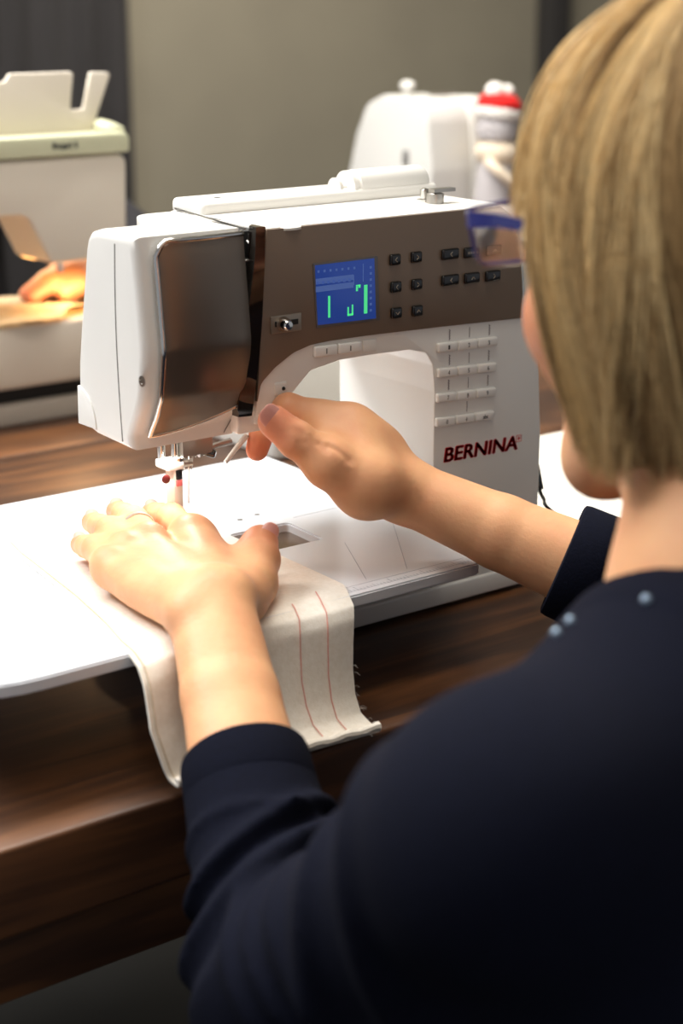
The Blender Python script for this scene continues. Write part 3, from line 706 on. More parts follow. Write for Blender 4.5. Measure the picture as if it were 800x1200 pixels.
# ================================================================== BACKGROUND MACHINE ON THE LEFT (seen from its back)
CREAM = mat('cream_plastic', (224, 214, 198), .45)
CREAM2 = mat('pale_green_trim', (204, 204, 172), .4)
BM = empty('sewing_machine', (.2, .78, 0), 'cream sewing machine seen from behind at far left with notched lid raised', 'sewing machine')
YB = .70
body = rounded([(-.02, .112), (-.02, .279), (.457, .279), (.453, .17), (.362, .169), (.336, .222), (.16, .222), (.14, .2), (.14, .112)], [.005, .006, .012, .014, .006, .02, .03, .01, .005], 6)
prism('body_shell', body, 'y', YB, YB+.085, CREAM, BM, .006)
prism('top_band', rounded([(-.022, .281), (.459, .281), (.459, .302), (-.022, .302)], [.003, .004, .009, .006]), 'y', YB-.004, YB+.088, CREAM2, BM, .006)
lathe('corner_cap', [(.0001, -.002), (.016, .0), (.018, .006), (.014, .012), (.0001, .014)], (.446, YB+.02, .299), (.3, -.2, 1), CREAM2, BM, 24)
lid = rounded([(-.02, .300), (.432, .300), (.459, .362), (.434, .363), (.424, .325), (.408, .325), (.414, .364), (.340, .364), (.334, .356), (-.02, .358)], [.002, .004, .004, .004, .004, .004, .004, .003, .003, .004], 4)
prism('lid', lid, 'y', YB+.03, YB+.036, CREAM, BM, .002)
prism('bed', rounded([(.0, YB-.005), (.56, YB-.005), (.56, YB+.135), (.0, YB+.135)], .015), 'z', .041, .110, CREAM, BM, .006)
prism('base_plate', rounded([(.0, YB), (.56, YB), (.56, YB+.135), (.0, YB+.135)], .012), 'z', .0, .024, mat('greige_plastic', (176, 168, 156), .5), BM, .004)
box('base_gap', .01, .55, YB+.012, YB+.125, .022, .043, DARK, BM, .002)
bm = bmesh.new()
for k, (w_, h_, dz) in enumerate(((.004, .0065, 0), (.004, .005, 0), (.0045, .005, -.001), (.004, .005, 0), (.002, .0065, 0), (.003, .0065, 0))): b_box(bm, .367+k*.0052, .367+k*.0052+w_, YB-.0046, YB-.003, .2885+dz, .2885+h_)
finish(bm, 'badge_lettering', mat('dark_print', (70, 72, 66), .6), BM)
tube('presser_bar', [(.41, YB+.075, .172), (.41, YB+.075, .122)], .004, CHROME, BM, 10)
box('presser_foot', .40, .42, YB+.055, YB+.085, .1135, .118, CHROME, BM, .001)
box('lamp', .37, .398, YB+.06, YB+.09, .1655, .1705, mat('warm_lens', (255, 200, 120), .4, emit=(255, 190, 110), es=4), BM, .002)
l = bpy.data.lights.new('rear_machine_lamp', 'AREA'); l.size = .03; l.energy = .17; l.color = (1, .60, .30)
lo = bpy.data.objects.new('rear_machine_lamp', l); COL.objects.link(lo); lo.location = (.392, YB+.02, .164); lo.rotation_euler = (math.radians(-12), math.radians(6), 0)
# cloth on its bed
bm = bmesh.new(); n = 26; G = []
for i in range(n+1):
    r_ = []
    for j in range(n+1):
        x = .285+.215*i/n+.015*math.sin(j*.25); y = YB-.004+.14*j/n-.012*math.sin(i*.3)
        z = .1125+.004*abs(math.sin(i*.35+j*.2))+.006*math.exp(-((i-12+j*.5)/3)**2)
        if y < YB-.003: z = .1125-.0*(YB-y)
        r_.append(bm.verts.new((x, y, z)))
    G.append(r_)
for i in range(n):
    for j in range(n): bm.faces.new((G[i][j], G[i+1][j], G[i+1][j+1], G[i][j+1]))
bmesh.ops.solidify(bm, geom=bm.faces[:], thickness=-.002)
o = finish(bm, 'cotton_cloth', mat('warm_cloth', (236, 216, 178), .9)); tag(o, 'rumpled pale cloth being sewn on the bed of the rear left machine', 'cloth')

# ================================================================== BACKGROUND MACHINE IN THE MIDDLE
CM = empty('overlocker', (1.13, 1.02, 0), 'white domed machine out of focus behind the main machine, knob on its top', 'sewing machine')
CX = 1.09
pr = [(.95, .002), (.95, .20), (.96, .27), (.975, .296), (1.06, .30), (1.10, .285), (1.125, .24), (1.15, .16), (1.17, .08), (1.17, .002)]
prism('body_shell', rounded(pr, [.005, .03, .04, .04, .03, .03, .03, .02, .02, .01], 5), 'x', CX, CX+.075, WHITE, CM, .012, 4)
prism('side_tower', rounded([(.948, .002), (.948, .19), (.955, .27), (.97, .297), (1.02, .298), (1.06, .27), (1.07, .002)], [.005, .03, .04, .03, .03, .03, .005], 5), 'x', CX+.077, CX+.125, WHITE2, CM, .016, 4)
prism('base_plate', rounded([(1.05, .94), (1.32, .94), (1.32, 1.17), (1.05, 1.17)], .02), 'z', 0, .012, WHITE2, CM, .003)
lathe('top_knob', [(.004, 0), (.004, .01), (.010, .012), (.011, .02), (.006, .024)], (CX+.02, 1.03, .296), (0, 0, 1), WHITE, CM, 20)
tube('thread_rail', [(CX+.03, .99, .302), (CX+.075, .985, .302)], .002, STEEL, CM, 8)
box('front_dial', CX-.003, CX+.001, 1.0, 1.012, .205, .225, GREY, CM, .001)
# figure with red and white cap
kx, ky = 1.172, .905
FG = empty('knitted_figure', (kx+.004, ky, 0), 'small white figure with a red banded cap beside the domed white machine', 'ornament')
WOOL = mat('white_wool', (238, 232, 224), .95, bump=(120, .8, .003)); REDW = mat('red_wool', (214, 20, 16), .9, bump=(120, .6, .002)); GRW = mat('grey_wool', (190, 184, 184), .95, bump=(120, .6, .002)); CRW = mat('cream_wool', (232, 214, 190), .95, bump=(120, .6, .002))
lathe('body', [(.03, 0), (.032, .03), (.032, .10), (.030, .17), (.026, .205), (.024, .212)], (kx, ky, .0005), (0, 0, 1), GRW, FG, 28)
lathe('collar', [(.022, 0), (.031, .010), (.033, .02), (.028, .030), (.02, .036)], (kx, ky, .207), (.1, 0, 1), CRW, FG, 28)
lathe('head', [(.018, 0), (.028, .008), (.030, .02), (.028, .032), (.02, .04)], (kx, ky, .238), (0, 0, 1), GRW, FG, 28)
bmf = bmesh.new(); b_lathe(bmf, [(.024, 0), (.033, .003), (.034, .011), (.030, .016)], (kx, ky, .270), (.15, 0, 1), 28); finish(bmf, 'cap_brim', WOOL, FG)
lathe('cap_band', [(.031, 0), (.0325, .006), (.029, .012), (.024, .017), (.02, .019)], (kx+.002, ky, .286), (.15, 0, 1), REDW, FG, 28)
for dx, dz, r in ((-.006, .308, .014), (.016, .307, .011)):
    bmf = bmesh.new(); bmesh.ops.create_icosphere(bmf, subdivisions=3, radius=r)
    for v in bmf.verts: v.co = v.co*(1+.08*math.sin(v.co.x*900)*math.sin(v.co.z*800))+Vector((kx+dx, ky, dz))
    finish(bmf, 'pompom', WOOL, FG, 180)
tube('arm', spline([(kx-.024, ky-.01, .215), (kx-.026, ky-.03, .205), (kx-.008, ky-.042, .188), (kx+.014, ky-.04, .176)], 5), .008, CRW, FG, 12)

# white storage box behind the arm opening
SB = empty('storage_box', (.58, .49, 0), 'white box standing on the table behind the arm opening of the main machine', 'box')
prism('box_body', rounded([(.452, .42), (.72, .42), (.72, .56), (.452, .56)], .012), 'z', .0, .105, WHITE2, SB, .004)
prism('lid', rounded([(.449, .417), (.723, .417), (.723, .563), (.449, .563)], .014), 'z', .106, .116, WHITE, SB, .003)

# ================================================================== PERSON AT THE MACHINE
PR = empty('person', (.12, -.52, FL), 'person with blond bob in navy sweater guiding fabric at the machine', 'person')
A_ = lambda *q: np.array(q, float)
BL = []                                                     # blush points (position, radius, strength)
# ---- left hand and forearm
LW = AD(247, 708, 1.028); LE = AD(345, 1165, .865)
CUFL = AD(258, 893, .950)
CUFL = LW+(LE-LW)*np.clip(((CUFL-LW)@(LE-LW))/((LE-LW)@(LE-LW)), 0, 1)
ld = (LE-LW)/np.linalg.norm(LE-LW)
hn = A_(.0, -.35, .94); hn /= np.linalg.norm(hn)              # back-of-hand normal at the wrist
side = np.cross(ld, hn)
hn = np.cross(side, ld); hn = hn/np.linalg.norm(hn); hn = -hn if hn[2] < 0 else hn
L = []
L += [cone(LW, LW+ld*.07, .0262, .0288, .004, hn, .78), cone(LW+ld*.07, LE, .0288, .041, .004, hn, .80)]
MC = [HZ(128, 662, .097), HZ(148, 645, .100), HZ(174, 634, .102), HZ(222, 626, .101)]
TP = [HZ(94, 638, .0885), HZ(108, 612, .0885), HZ(137, 599, .0890), HZ(178, 601, .0895)]
RR = [(.0098, .0084, .0070), (.0108, .0092, .0078), (.0113, .0097, .0082), (.0113, .0096, .0080)]
fk = [.0042]*4
NAILS = []
LF = []
for i in range(4):
    M_, T_ = MC[i], TP[i]; ra, rb, rc = RR[i]
    P1 = M_+(T_-M_)*.46+A_(0, 0, .0042); P2 = M_+(T_-M_)*.76+A_(0, 0, .0018)
    L += [cone(M_, P1, ra, rb, .008), cone(P1, P2, rb, (rb+rc)/2, .003), cone(P2, T_, (rb+rc)/2, rc, .003)]
    L += [ell(P1+A_(0, 0, .001), (rb*1.04, rb*1.04, rb*1.0), .003)]
    base = LW+side*0+hn*.002
    off = (i-1.5)*.0085
    across = MC[3]-MC[0]; across = across/np.linalg.norm(across)
    L += [cone(LW+across*off*1.1-ld*.004-hn*.001, M_-A_(0, 0, .003), .0135, .0108, .010)]
    L += [ell(M_+A_(0, 0, .003), (.009, .009, .0085), .006)]
    LF.append((M_, P1, P2, T_, rc, rb))
    BL += [(T_, .016, .75), (P1, .009, .35), (M_+A_(0, 0, .01), .010, .25)]
pc = (MC[0]+MC[3]+LW+LW)/4
L += [ell(pc+A_(0, 0, -.006), (.034, .042, .011), .012), cone(LW+across*(-.019), MC[0]+A_(.004, -.004, -.006), .0125, .009, .010)]
# thumb
TH = [AD(280, 702, 1.062), AD(296, 682, 1.085), AD(304, 656, 1.105), AD(305, 636, 1.118)]
L += [cone(LW+across*.008, TH[0], .0175, .0160, .010), cone(TH[0], TH[1], .0165, .0135, .010), cone(TH[1], TH[2], .0144, .0128, .004), cone(TH[2], TH[3], .0127, .0120, .003), ell(TH[2], (.0132, .0132, .0132), .003)]
L += [cone(TH[1]+A_(-.006, .0, -.003), MC[3]+A_(.004, -.008, -.006), .010, .009, .022), ell((TH[0]+MC[3])/2+A_(-.006, -.006, -.003), (.020, .026, .011), .012)]
BL += [(TH[3], .018, .9), (TH[2], .014, .3)]
# creases
for c0, c1, r in ((AD(190, 722, 1.03), AD(192, 742, 1.02), .0012), (AD(186, 718, 1.035), AD(187, 735, 1.03), .001)):
    pass
vl, fl_ = nets(L, .0015)
# ---- right hand and forearm
RW = AD(474, 575, 1.150)
RC = AD(690, 668, 1.135); rd = (RC-RW)/np.linalg.norm(RC-RW); RE = RW+rd*.27
up0 = A_(0, 0, 1); rn = A_(*(-FWD)); rn = rn-rd*(rn@rd); rn /= np.linalg.norm(rn)
R = [cone(RW-rd*.01, RW+rd*.07, .0205, .0252, .004), cone(RW+rd*.07, RE, .0252, .038, .004)]
IM, IP, ID, IT = AD(408, 503, 1.150), AD(338, 480, 1.148), AD(309, 500, 1.172), AD(301, 527, 1.176)
R += [cone(RW, IM, .0185, .0140, .010), cone(IM, IP, .0132, .0108, .006), cone(IP, ID, .0106, .0092, .003), cone(ID, IT, .0092, .0080, .003), ell(IP, (.0108,)*3, .003)]
TM0, TM1, TM2, TM3 = AD(430, 568, 1.125), AD(385, 543, 1.112), AD(347, 515, 1.106), AD(321, 494, 1.104)
R += [cone(RW, TM0, .0185, .0180, .010), cone(TM0, TM1, .0195, .0150, .012), cone(TM1, TM2, .0142, .0118, .005), cone(TM2, TM3, .0120, .0108, .003), ell(TM2, (.0122, .0122, .0122), .003)]
R += [ell((RW+IM)/2+A_(-.006, .004, .0), (.032, .017, .026), .015), cone(IM, TM0, .012, .015, .02), cone((IM+IP)/2, TM1, .008, .011, .014)]
# middle, ring and little finger curled behind the palm
for k, (mu, mv, md, pu, pv, pd, tu, tv, td, r) in enumerate([(430, 515, 1.172, 375, 500, 1.188, 372, 535, 1.196, .0102), (448, 530, 1.190, 398, 518, 1.21, 400, 550, 1.212, .0096), (465, 545, 1.205, 425, 538, 1.225, 428, 562, 1.222, .0085)]):
    a, b, c = AD(mu, mv, md), AD(pu, pv, pd), AD(tu, tv, td)
    R += [cone(RW, a, .013, r+.002, .008), cone(a, b, r+.001, r, .006), cone(b, c, r, r-.0015, .003)]
    BL.append((c, .014, .6))
BL += [(TM3, .018, .9), (IT, .020, 1.0), (ID, .014, .5), (IP, .014, .4), (TM2, .012, .35)]
# skin folds of the thumb web and wrist
ca, cb_, cc = AD(382, 521, 1.1), AD(400, 530, 1.1), AD(412, 543, 1.1)
def surf(prs, u, v, d0=1.0, d1=1.3):                         # first body surface along a sight line
    lo_, st = d0, .006
    for _ in range(2):
        d = lo_
        while d < d1:
            P = AD(u, v, d)
            if sdf_eval(prs, *[np.array([[[c_]]], np.float32) for c_ in P])[0, 0, 0] < .0002: break
            d += st
        lo_, st = d-st, .0005
    if d < d1: return P
    return AD(u, v, d1)
R0 = list(R)
for path, r, dep in (([(384, 521), (392, 525), (401, 531), (411, 542)], .0011, .0), ([(352, 503), (357, 511), (358, 520)], .0008, .0), ([(346, 502), (350, 511), (350, 520)], .0007, 0), ([(372, 518), (378, 523), (384, 530)], .0006, 0)):
    pq = spline([(a, b, 0) for a, b in path], 5); Q = [surf(R0, q.x, q.y)-FWD*.0003 for q in pq]
    for a, b in zip(Q, Q[1:]): R.append(cone(a, b, r, r, .0020, sub=True))
L0 = list(L)
for path, r in ():
    Q = [surf(L0, *q, .95, 1.2) for q in path]
    for a, b in zip(Q, Q[1:]): L.append(cone(a, b, r, r, .0022, sub=True))
vl, fl_ = nets(L, .0015)
vr, fr_ = nets(R, .0015)
# ---- head (local frame: x right, y face, z up)
HC = AD(842, 280, .80)
pt = math.radians(6); yw_ = math.radians(5)
Rh = np.array([[math.cos(yw_), -math.sin(yw_), 0], [math.sin(yw_), math.cos(yw_), 0], [0, 0, 1]]) @ np.array([[1, 0, 0], [0, math.cos(pt), math.sin(pt)], [0, -math.sin(pt), math.cos(pt)]])
H2W = lambda q: HC+Rh@A_(*q)
HD = [ell((0, -.008, .020), (.074, .094, .086), .02), ell((0, .030, -.040), (.061, .062, .080), .03), ell((0, .068, -.108), (.024, .021, .019), .03),
      cone((-.050, .01, -.074), (-.013, .068, -.114), .015, .011, .02), cone((.050, .01, -.074), (.013, .068, -.114), .015, .011, .02),
      ell((-.036, .060, -.036), (.022, .022, .022), .02), ell((.036, .060, -.036), (.022, .022, .022), .02),
      cone((0, .089, .0), (0, .108, -.036), .0065, .0085, .010), ell((-.010, .098, -.040), (.007, .009, .006), .006), ell((.010, .098, -.040), (.007, .009, .006), .006),
      ell((0, .086, .030), (.045, .010, .010), .016),
      ell((-.031, .099, .006), (.015, .013, .010), .008, sub=True), ell((.031, .099, .006), (.015, .013, .010), .008, sub=True),
      ell((-.031, .079, .005), (.013, .012, .011), .003), ell((.031, .079, .005), (.013, .012, .011), .003),
      ell((0, .092, -.064), (.021, .008, .0045), .003), ell((0, .091, -.073), (.018, .008, .005), .003),
      cone((-.020, .097, -.0685), (.020, .097, -.0685), .0012, .0012, .003, sub=True),
      ell((-.074, -.002, -.022), (.006, .017, .030), .006), ell((.074, -.002, -.022), (.006, .017, .030), .006),
      ell((-.080, .002, -.018), (.004, .009, .016), .004, sub=True), ell((.080, .002, -.018), (.004, .009, .016), .004, sub=True)]
NB = AD(872, 712, .795)                                       # base of the neck
nbl = Rh.T@(NB-HC)
HD += [cone((0, -.028, -.05), nbl, .052, .058, .03), cone(nbl, nbl+Rh.T@A_(0, -.01, -.07), .058, .07, .03)]
vh, fh = nets(HD, .0022); vh = vh@Rh.T+HC
# ---- trunk, upper arms, legs (mostly clothed)
LS = AD(602, 985, .665); RS = 2*NB-LS+A_(-.0, .01, -.01); RS = NB+(RS-NB)*.92
CH_ = NB+A_(0, -.03, -.20); PE = A_(.10, -.56, -.26)
T = [cone(LS, LE, .038, .034, .02), cone(RS, RE, .042, .036, .03), cone(LE, LE-ld*.10, .034, .031, .02), cone(RE, RE-rd*.10, .034, .031, .02), cone(LS, NB+A_(0, -.02, -.04), .035, .04, .03), cone(RS, NB+A_(0, -.02, -.03), .045, .05, .04),
     cone(NB+A_(0, -.02, -.06), CH_, .09, .10, .05, (1, 0, 0), 1.45), cone(CH_, PE, .10, .115, .05, (1, 0, 0), 1.35)]
HK = []
for sx in (-.09, .09):
    hip = PE+A_(sx, .03, -.0); kn = A_(PE[0]+sx*1.25, -.14, -.27); an = A_(PE[0]+sx*1.2, -.10, FL+.07)
    T += [cone(hip, kn, .075, .055, .03), cone(kn, an, .052, .036, .02), cone(an, an+A_(0, .12, -.04), .034, .028, .02)]
    HK.append((hip, kn, an))
vt, ft = nets(T, .006)
V, Fc = join([(vl, fl_), (vr, fr_), (vh, fh), (vt, ft)])
bl = np.zeros(len(V))
BL += [(H2W((-.04, .06, -.036)), .03, .8), (H2W((.04, .06, -.036)), .03, .8), (H2W((0, .10, -.04)), .02, .7), (H2W((0, .09, -.068)), .016, 1.0)]
for c, r, s in BL: bl = np.maximum(bl, s*np.exp(-((V-c)**2).sum(1)/(r*r)))
body = fast_mesh('body', V, Fc, SKIN, PR, {'blush': bl})
# finger nails
def nail(tip, prev, nrm, w, parent=PR, ln=1.25):
    d = tip-prev; d /= np.linalg.norm(d); n_ = np.array(nrm, float); n_ -= d*(n_@d); n_ /= np.linalg.norm(n_); s_ = np.cross(d, n_)
    bmn = bmesh.new(); bmesh.ops.create_uvsphere(bmn, u_segments=20, v_segments=12, radius=1)
    for v in bmn.verts:
        a, b, c = v.co; a_ = math.copysign(abs(a)**.8, a); b2 = math.copysign(abs(b)**.8, b)
        p_ = s_*(a_*w)+d*(b2*w*ln)+n_*(c*.0007-.30*(a_*w)**2/w*1.0-.0*b2)
        v.co = Vector(tip+p_)
    finish(bmn, 'fingernail', NAIL, parent, 180)
nv = -FWD*.55+A_(-.15, 0, .85)
for i, (M_, P1, P2, T_, rc, rb) in enumerate(LF):
    nn = A_(0, .25, 1); nail(T_+nn/np.linalg.norm(nn)*(rc*.96)-(T_-P2)*.22, P2, nn, rc*.62)
nn = A_(.55, -.25, .8); nail(TH[3]+nn/np.linalg.norm(nn)*.0114-(TH[3]-TH[2])*.36, TH[2], nn, .0068)
nn = -FWD*.9+A_(-.25, 0, .45); nn /= np.linalg.norm(nn); nail(TM3+nn*.0103-(TM3-TM2)*.10, TM2, nn, .0076)
# eyes behind the glasses
EW = mat('eye_white', (235, 230, 225), .2); IR = mat('iris_blue', (70, 90, 110), .2)
for sx in (-1, 1):
    bme = bmesh.new(); bmesh.ops.create_uvsphere(bme, u_segments=20, v_segments=14, radius=.0118)
    for v in bme.verts: v.co = Vector(H2W((sx*.031+v.co.x, .0815+v.co.y, .005+v.co.z)))
    e = finish(bme, 'eye', EW, PR, 180)
    lathe('iris', [(.0056, 0), (.005, .0009), (.0001, .0012)], H2W((sx*.031, .0925, .003)), Rh@A_(0, 1, -.15), IR, e, 20)
# ---- sweater
def folds(amp, items):
    def f(t, x, y, z):
        o = 0
        for t0, w, s, ph, ax in items:
            q = t-t0-ax[0]*(x-ax[3])-ax[1]*(y-ax[4])-ax[2]*(z-ax[5])
            o = o+s*np.exp(-(q/w)**2)
        return amp*o
    return f
cl, cr_ = CUFL, RW+rd*(((AD(655, 672, 1.14)-RW)@rd))
lx, ly, lz = LE
lf = folds(.0020, [(.10, .055, 4.0, 0, (3.0, 0, 1.0, lx, ly, lz)), (.30, .04, 5.0, 0, (3.2, 0, 1.2, lx, ly, lz)), (.46, .030, 3.4, 0, (2.8, 0, .8, lx, ly, lz)), (.60, .022, 1.6, 0, (-1.5, 0, .8, lx, ly, lz)), (.38, .02, -2.2, 0, (3.0, 0, 1.0, lx, ly, lz)), (.20, .025, -3, 0, (3.1, 0, 1.0, lx, ly, lz))])
rf = folds(.001, [(.76, .016, -1.5, 0, (0, 0, 0, 0, 0, 0)), (.55, .03, 2.2, 0, (0, 0, 0, 0, 0, 0)), (.42, .03, 2.6, 0, (0, 1.5, 0, *RE)), (.66, .02, 1.4, 0, (0, 0, 0, 0, 0, 0)), (.25, .05, 5, 0, (0, 0, 0, 0, 0, 0))])
uf = folds(.0018, [(.20, .035, 5.5, 0, (1.5, 0, -2.0, *LS)), (.34, .03, 3.5, 0, (1.5, 0, -2.2, *LS)), (.85, .05, 5, 0, (2, 0, 1, lx, ly, lz)), (.70, .04, 4, 0, (2, 0, 1.5, lx, ly, lz)), (.55, .05, 3, 0, (2, 0, 1.5, lx, ly, lz))])
cnl = cl-ld*.012; cnr = cr_-rd*.012
SW = [cone(LE, cl, .0460, .0360, .02, hn, .97, mod=lf), cone(LS, LE, .051, .046, .03, mod=uf), cone(RE, cr_, .046, .0385, .02, mod=rf), cone(RS, RE, .060, .052, .04),
      ell(LS+A_(.0, .0, .002), (.055, .055, .052), .03), ell(RS, (.062, .06, .06), .04),
      cone(LS+A_(.01, 0, .0), NB+A_(-.01, -.012, -.044), .045, .048, .03), cone(RS, NB+A_(0, -.02, -.025), .056, .058, .05),
      cone(NB+A_(0, -.035, -.062), CH_+A_(0, -.01, 0), .10, .122, .06, (1, 0, 0), 1.5), cone(CH_+A_(0, -.01, 0), PE+A_(0, 0, .02), .122, .135, .06, (1, 0, 0), 1.4),
      ell(CH_+A_(-.12, -.0, .03), (.07, .11, .13), .05), ell(PE+A_(0, 0, .02), (.19, .145, .09), .05)]
ndir = (HC-NB); ndir /= np.linalg.norm(ndir)
SW += [cone(NB-ndir*.016, NB+ndir*.09, .0635, .075, .012, sub=True)]
def post(D, X, Y, Z):
    for c, d, ax in ((cl, ld, LE), (cr_, rd, RE)):
        near = (X-c[0])**2+(Y-c[1])**2+(Z-c[2])**2 < .075**2
        pl = -((X-c[0])*d[0]+(Y-c[1])*d[1]+(Z-c[2])*d[2])          # >0 beyond the cuff
        D = np.where(near, np.maximum(D, pl), D)
        s_ = (X-c[0])*d[0]+(Y-c[1])*d[1]+(Z-c[2])*d[2]
        q = np.sqrt(np.maximum((X-c[0])**2+(Y-c[1])**2+(Z-c[2])**2-s_*s_, 0))
        inner = np.maximum(q-(.0310 if c is cl else .0335), s_-.014)
        D = np.where(near, np.maximum(D, -inner), D)
    return D
SWl = [s for s in SW]
# forearm sleeves fine, trunk coarse: one garment
loA = np.minimum(LE, cl)-.09; hiA = np.maximum(LE, cl)+.09
vs1, fs1 = nets(SW, .0029, post=post)
sw = fast_mesh('sweater', vs1, fs1, SWEAT, PR)
for cen, d, r in ((cl, ld, .0368), (cr_, rd, .0396)):
    lathe('cuff', [(r-.0055, -.02), (r-.0055, .0005), (r-.003, .0022), (r-.0008, .0012), (r, -.002), (r+.0006, -.022), (r-.0002, -.0245), (r-.003, -.0255)], cen, -d, SWEAT, sw, 48)
# beads on the shoulder seam
for u, v in ((652, 742), (668, 728), (757, 703)):
    q = None
    bd = .01
    for d in np.arange(.55, .86, .002):
        P = AD(u, v, d)
        dd = sdf_eval(SW, *[np.array([[[c_]]], np.float32) for c_ in P])[0, 0, 0]
        if dd < bd: bd = dd; q = P
        if dd < .001: break
    if q is not None:
        bmb = bmesh.new(); bmesh.ops.create_uvsphere(bmb, u_segments=16, v_segments=10, radius=.0024)
        for v_ in bmb.verts: v_.co += Vector(q)
        finish(bmb, 'bead', mat('glass_bead', (140, 160, 180), .1, metal=.4), sw, 180)
# trousers
TR = [ell(PE+A_(0, 0, -.01), (.175, .13, .085), .05)]
for hip, kn, an in HK: TR += [cone(hip, kn, .088, .066, .04), cone(kn, an, .062, .052, .03)]
vq, fq = nets(TR, .008); fast_mesh('trousers', vq, fq, JEANS, PR)
for hip, kn, an in HK:
    SHB = [cone(an+A_(0, -.01, -.035), an+A_(0, .15, -.048), .036, .03, .02), ell(an+A_(0, .07, -.058), (.04, .11, .012), .01)]
    vq, fq = nets(SHB, .005, lo=A_(-9, -9, FL+.001)); vq[:, 2] = np.maximum(vq[:, 2], FL+.001); fast_mesh('shoe', vq, fq, BLACK, PR)
# ---- hair
def zend(ph):                                                # ph in degrees from the face, lower hair edge (local z)
    return np.interp(abs(ph), [0, 30, 46, 54, 60, 67, 90, 130, 180], [.032, .026, .012, -.022, -.072, -.098, -.106, -.120, -.132])
def hpos(ph, s, k=1.0):                                      # ph deg, s 0..1 from crown to tip
    p_ = math.radians(ph); dx, dy = math.sin(p_), math.cos(p_)
    ze = zend(ph); z0 = .008
    a, b = .0910, (.108 if dy > 0 else .112)
    if ze >= z0:
        th_end = math.acos(min(1, (ze-.015)/.108)); th = s*th_end; rr = math.sin(th); z = .015+.108*math.cos(th)
    else:
        arc = .5*math.pi*.105; down = z0-ze; tot = arc+down; q = s*tot
        if q < arc: th = q/arc*math.pi/2; rr = math.sin(th); z = .015+.108*math.cos(th)
        else:
            e = (q-arc)/.14; rr = 1+.02*math.sin(min(1, e*1.6)*math.pi)-.20*max(0, e-.12)**1.2*(1.7 if dy < 0 else 1); z = .015-(q-arc)
    # crown whorl sits behind the top
    y_ = dy*b*rr*k-.010-.018*(1-min(1, s*2))
    return (dx*a*rr*k, y_, .0+(z-.015)*k+.015)
ph = np.linspace(-180, 180, 97)[:-1]; ss = np.linspace(.0, 1, 41)
V = np.array([hpos(p_, s_, .965+.012*math.sin(p_*.35)+.008*math.sin(p_*.9+s_*3)) for p_ in ph for s_ in ss]); n1 = len(ss); Fh = []
for i in range(len(ph)):
    j = (i+1) % len(ph)
    for k in range(n1-1): Fh.append((i*n1+k, i*n1+k+1, j*n1+k+1, j*n1+k))
Vi = np.array([hpos(p_, s_, .90) for p_ in ph for s_ in ss]); nV = len(V)
Fh = np.array(Fh); F2 = Fh[:, ::-1]+nV
rimf = np.array([(i*n1+n1-1, nV+i*n1+n1-1, nV+((i+1) % len(ph))*n1+n1-1, ((i+1) % len(ph))*n1+n1-1) for i in range(len(ph))])
V = np.concatenate([V, Vi]); Fh = np.concatenate([Fh, F2, rimf])
colsV = np.tile(np.array(sc((112, 86, 54))[:3]), (len(V), 1))
rng = np.random.RandomState(3)
NS = 15000; NP = 15
clump = rng.rand(400); 
def smooth_noise(x, f, seed):
    r_ = np.random.RandomState(seed).rand(4096); i = np.floor(x*f).astype(int); t_ = x*f-i; t_ = t_*t_*(3-2*t_); return r_[i % 4096]*(1-t_)+r_[(i+1) % 4096]*t_
SV = np.zeros((NS, NP, 3)); SCc = np.zeros((NS, 3)); SR = np.zeros((NS, NP))
lt, md_, dk = [np.array(sc(c_)[:3]) for c_ in ((242, 212, 156), (176, 141, 93), (84, 63, 38))]
for i in range(NS):
    p0 = rng.uniform(-180, 180); s0 = rng.rand()**1.2*.35 if rng.rand() < .55 else rng.rand()*.6; s1 = min(1.0, s0+rng.uniform(.4, 1)) if rng.rand() < .35 else 1.0
    s1 += rng.uniform(-.05, .03)
    depth = rng.rand()**.7; kk = .965+.060*depth
    cl_n = float(smooth_noise(np.array([(p0+180)/360]), 60, 5)[0]); kk += (cl_n-.5)*.030+(rng.rand()*.035 if rng.rand() < .03 else 0)
    w1, w2 = rng.uniform(0, 6.28), rng.uniform(.5, 2.0)
    for j in range(NP):
        s = s0+(s1-s0)*j/(NP-1)
        cn = 14*math.sin(s*3.0+cl_n*14)*s+rng.uniform(-.15, .15)
        P = hpos(p0+cn+w2*math.sin(w1+s*7)*1.2, min(max(s, 0), 1.03), kk+.007*math.sin(w1*3+s*9)*min(1, s*2)-(.018*cl_n*max(0, s-.75)*4))
        SV[i, j] = P; SR[i, j] = .00036*(1-.75*(j/(NP-1))**4)*(1 if j else .6)
    n_ = .55*float(smooth_noise(np.array([(p0+180)/360]), 45, 9)[0])+.25*float(smooth_noise(np.array([(p0+180)/360]), 150, 2)[0])+.2*rng.rand()+.18*(depth-.5)
    SCc[i] = lt*max(0, (n_-.42)*2.6)+md_*(1-max(0, (n_-.42)*2.6)) if n_ > .42 else dk*min(1, (.42-n_)*4.2)+md_*(1-min(1, (.42-n_)*4.2))
    if n_ > .42: tq = min(1, (n_-.42)*2.6); SCc[i] = lt*tq+md_*(1-tq)
Tn = np.zeros_like(SV); Tn[:, 1:-1] = SV[:, 2:]-SV[:, :-2]; Tn[:, 0] = SV[:, 1]-SV[:, 0]; Tn[:, -1] = SV[:, -1]-SV[:, -2]
Tn /= np.linalg.norm(Tn, axis=2, keepdims=True)+1e-9
outw = SV/np.linalg.norm(SV, axis=2, keepdims=True); B1 = np.cross(Tn, outw); B1 /= np.linalg.norm(B1, axis=2, keepdims=True)+1e-9; B2 = np.cross(Tn, B1)
rings = [SV+(B1*math.cos(a_)+B2*math.sin(a_))*SR[..., None] for a_ in (0, 2.094, 4.189)]
VV = np.stack(rings, 2).reshape(-1, 3)                        # strand, point, 3
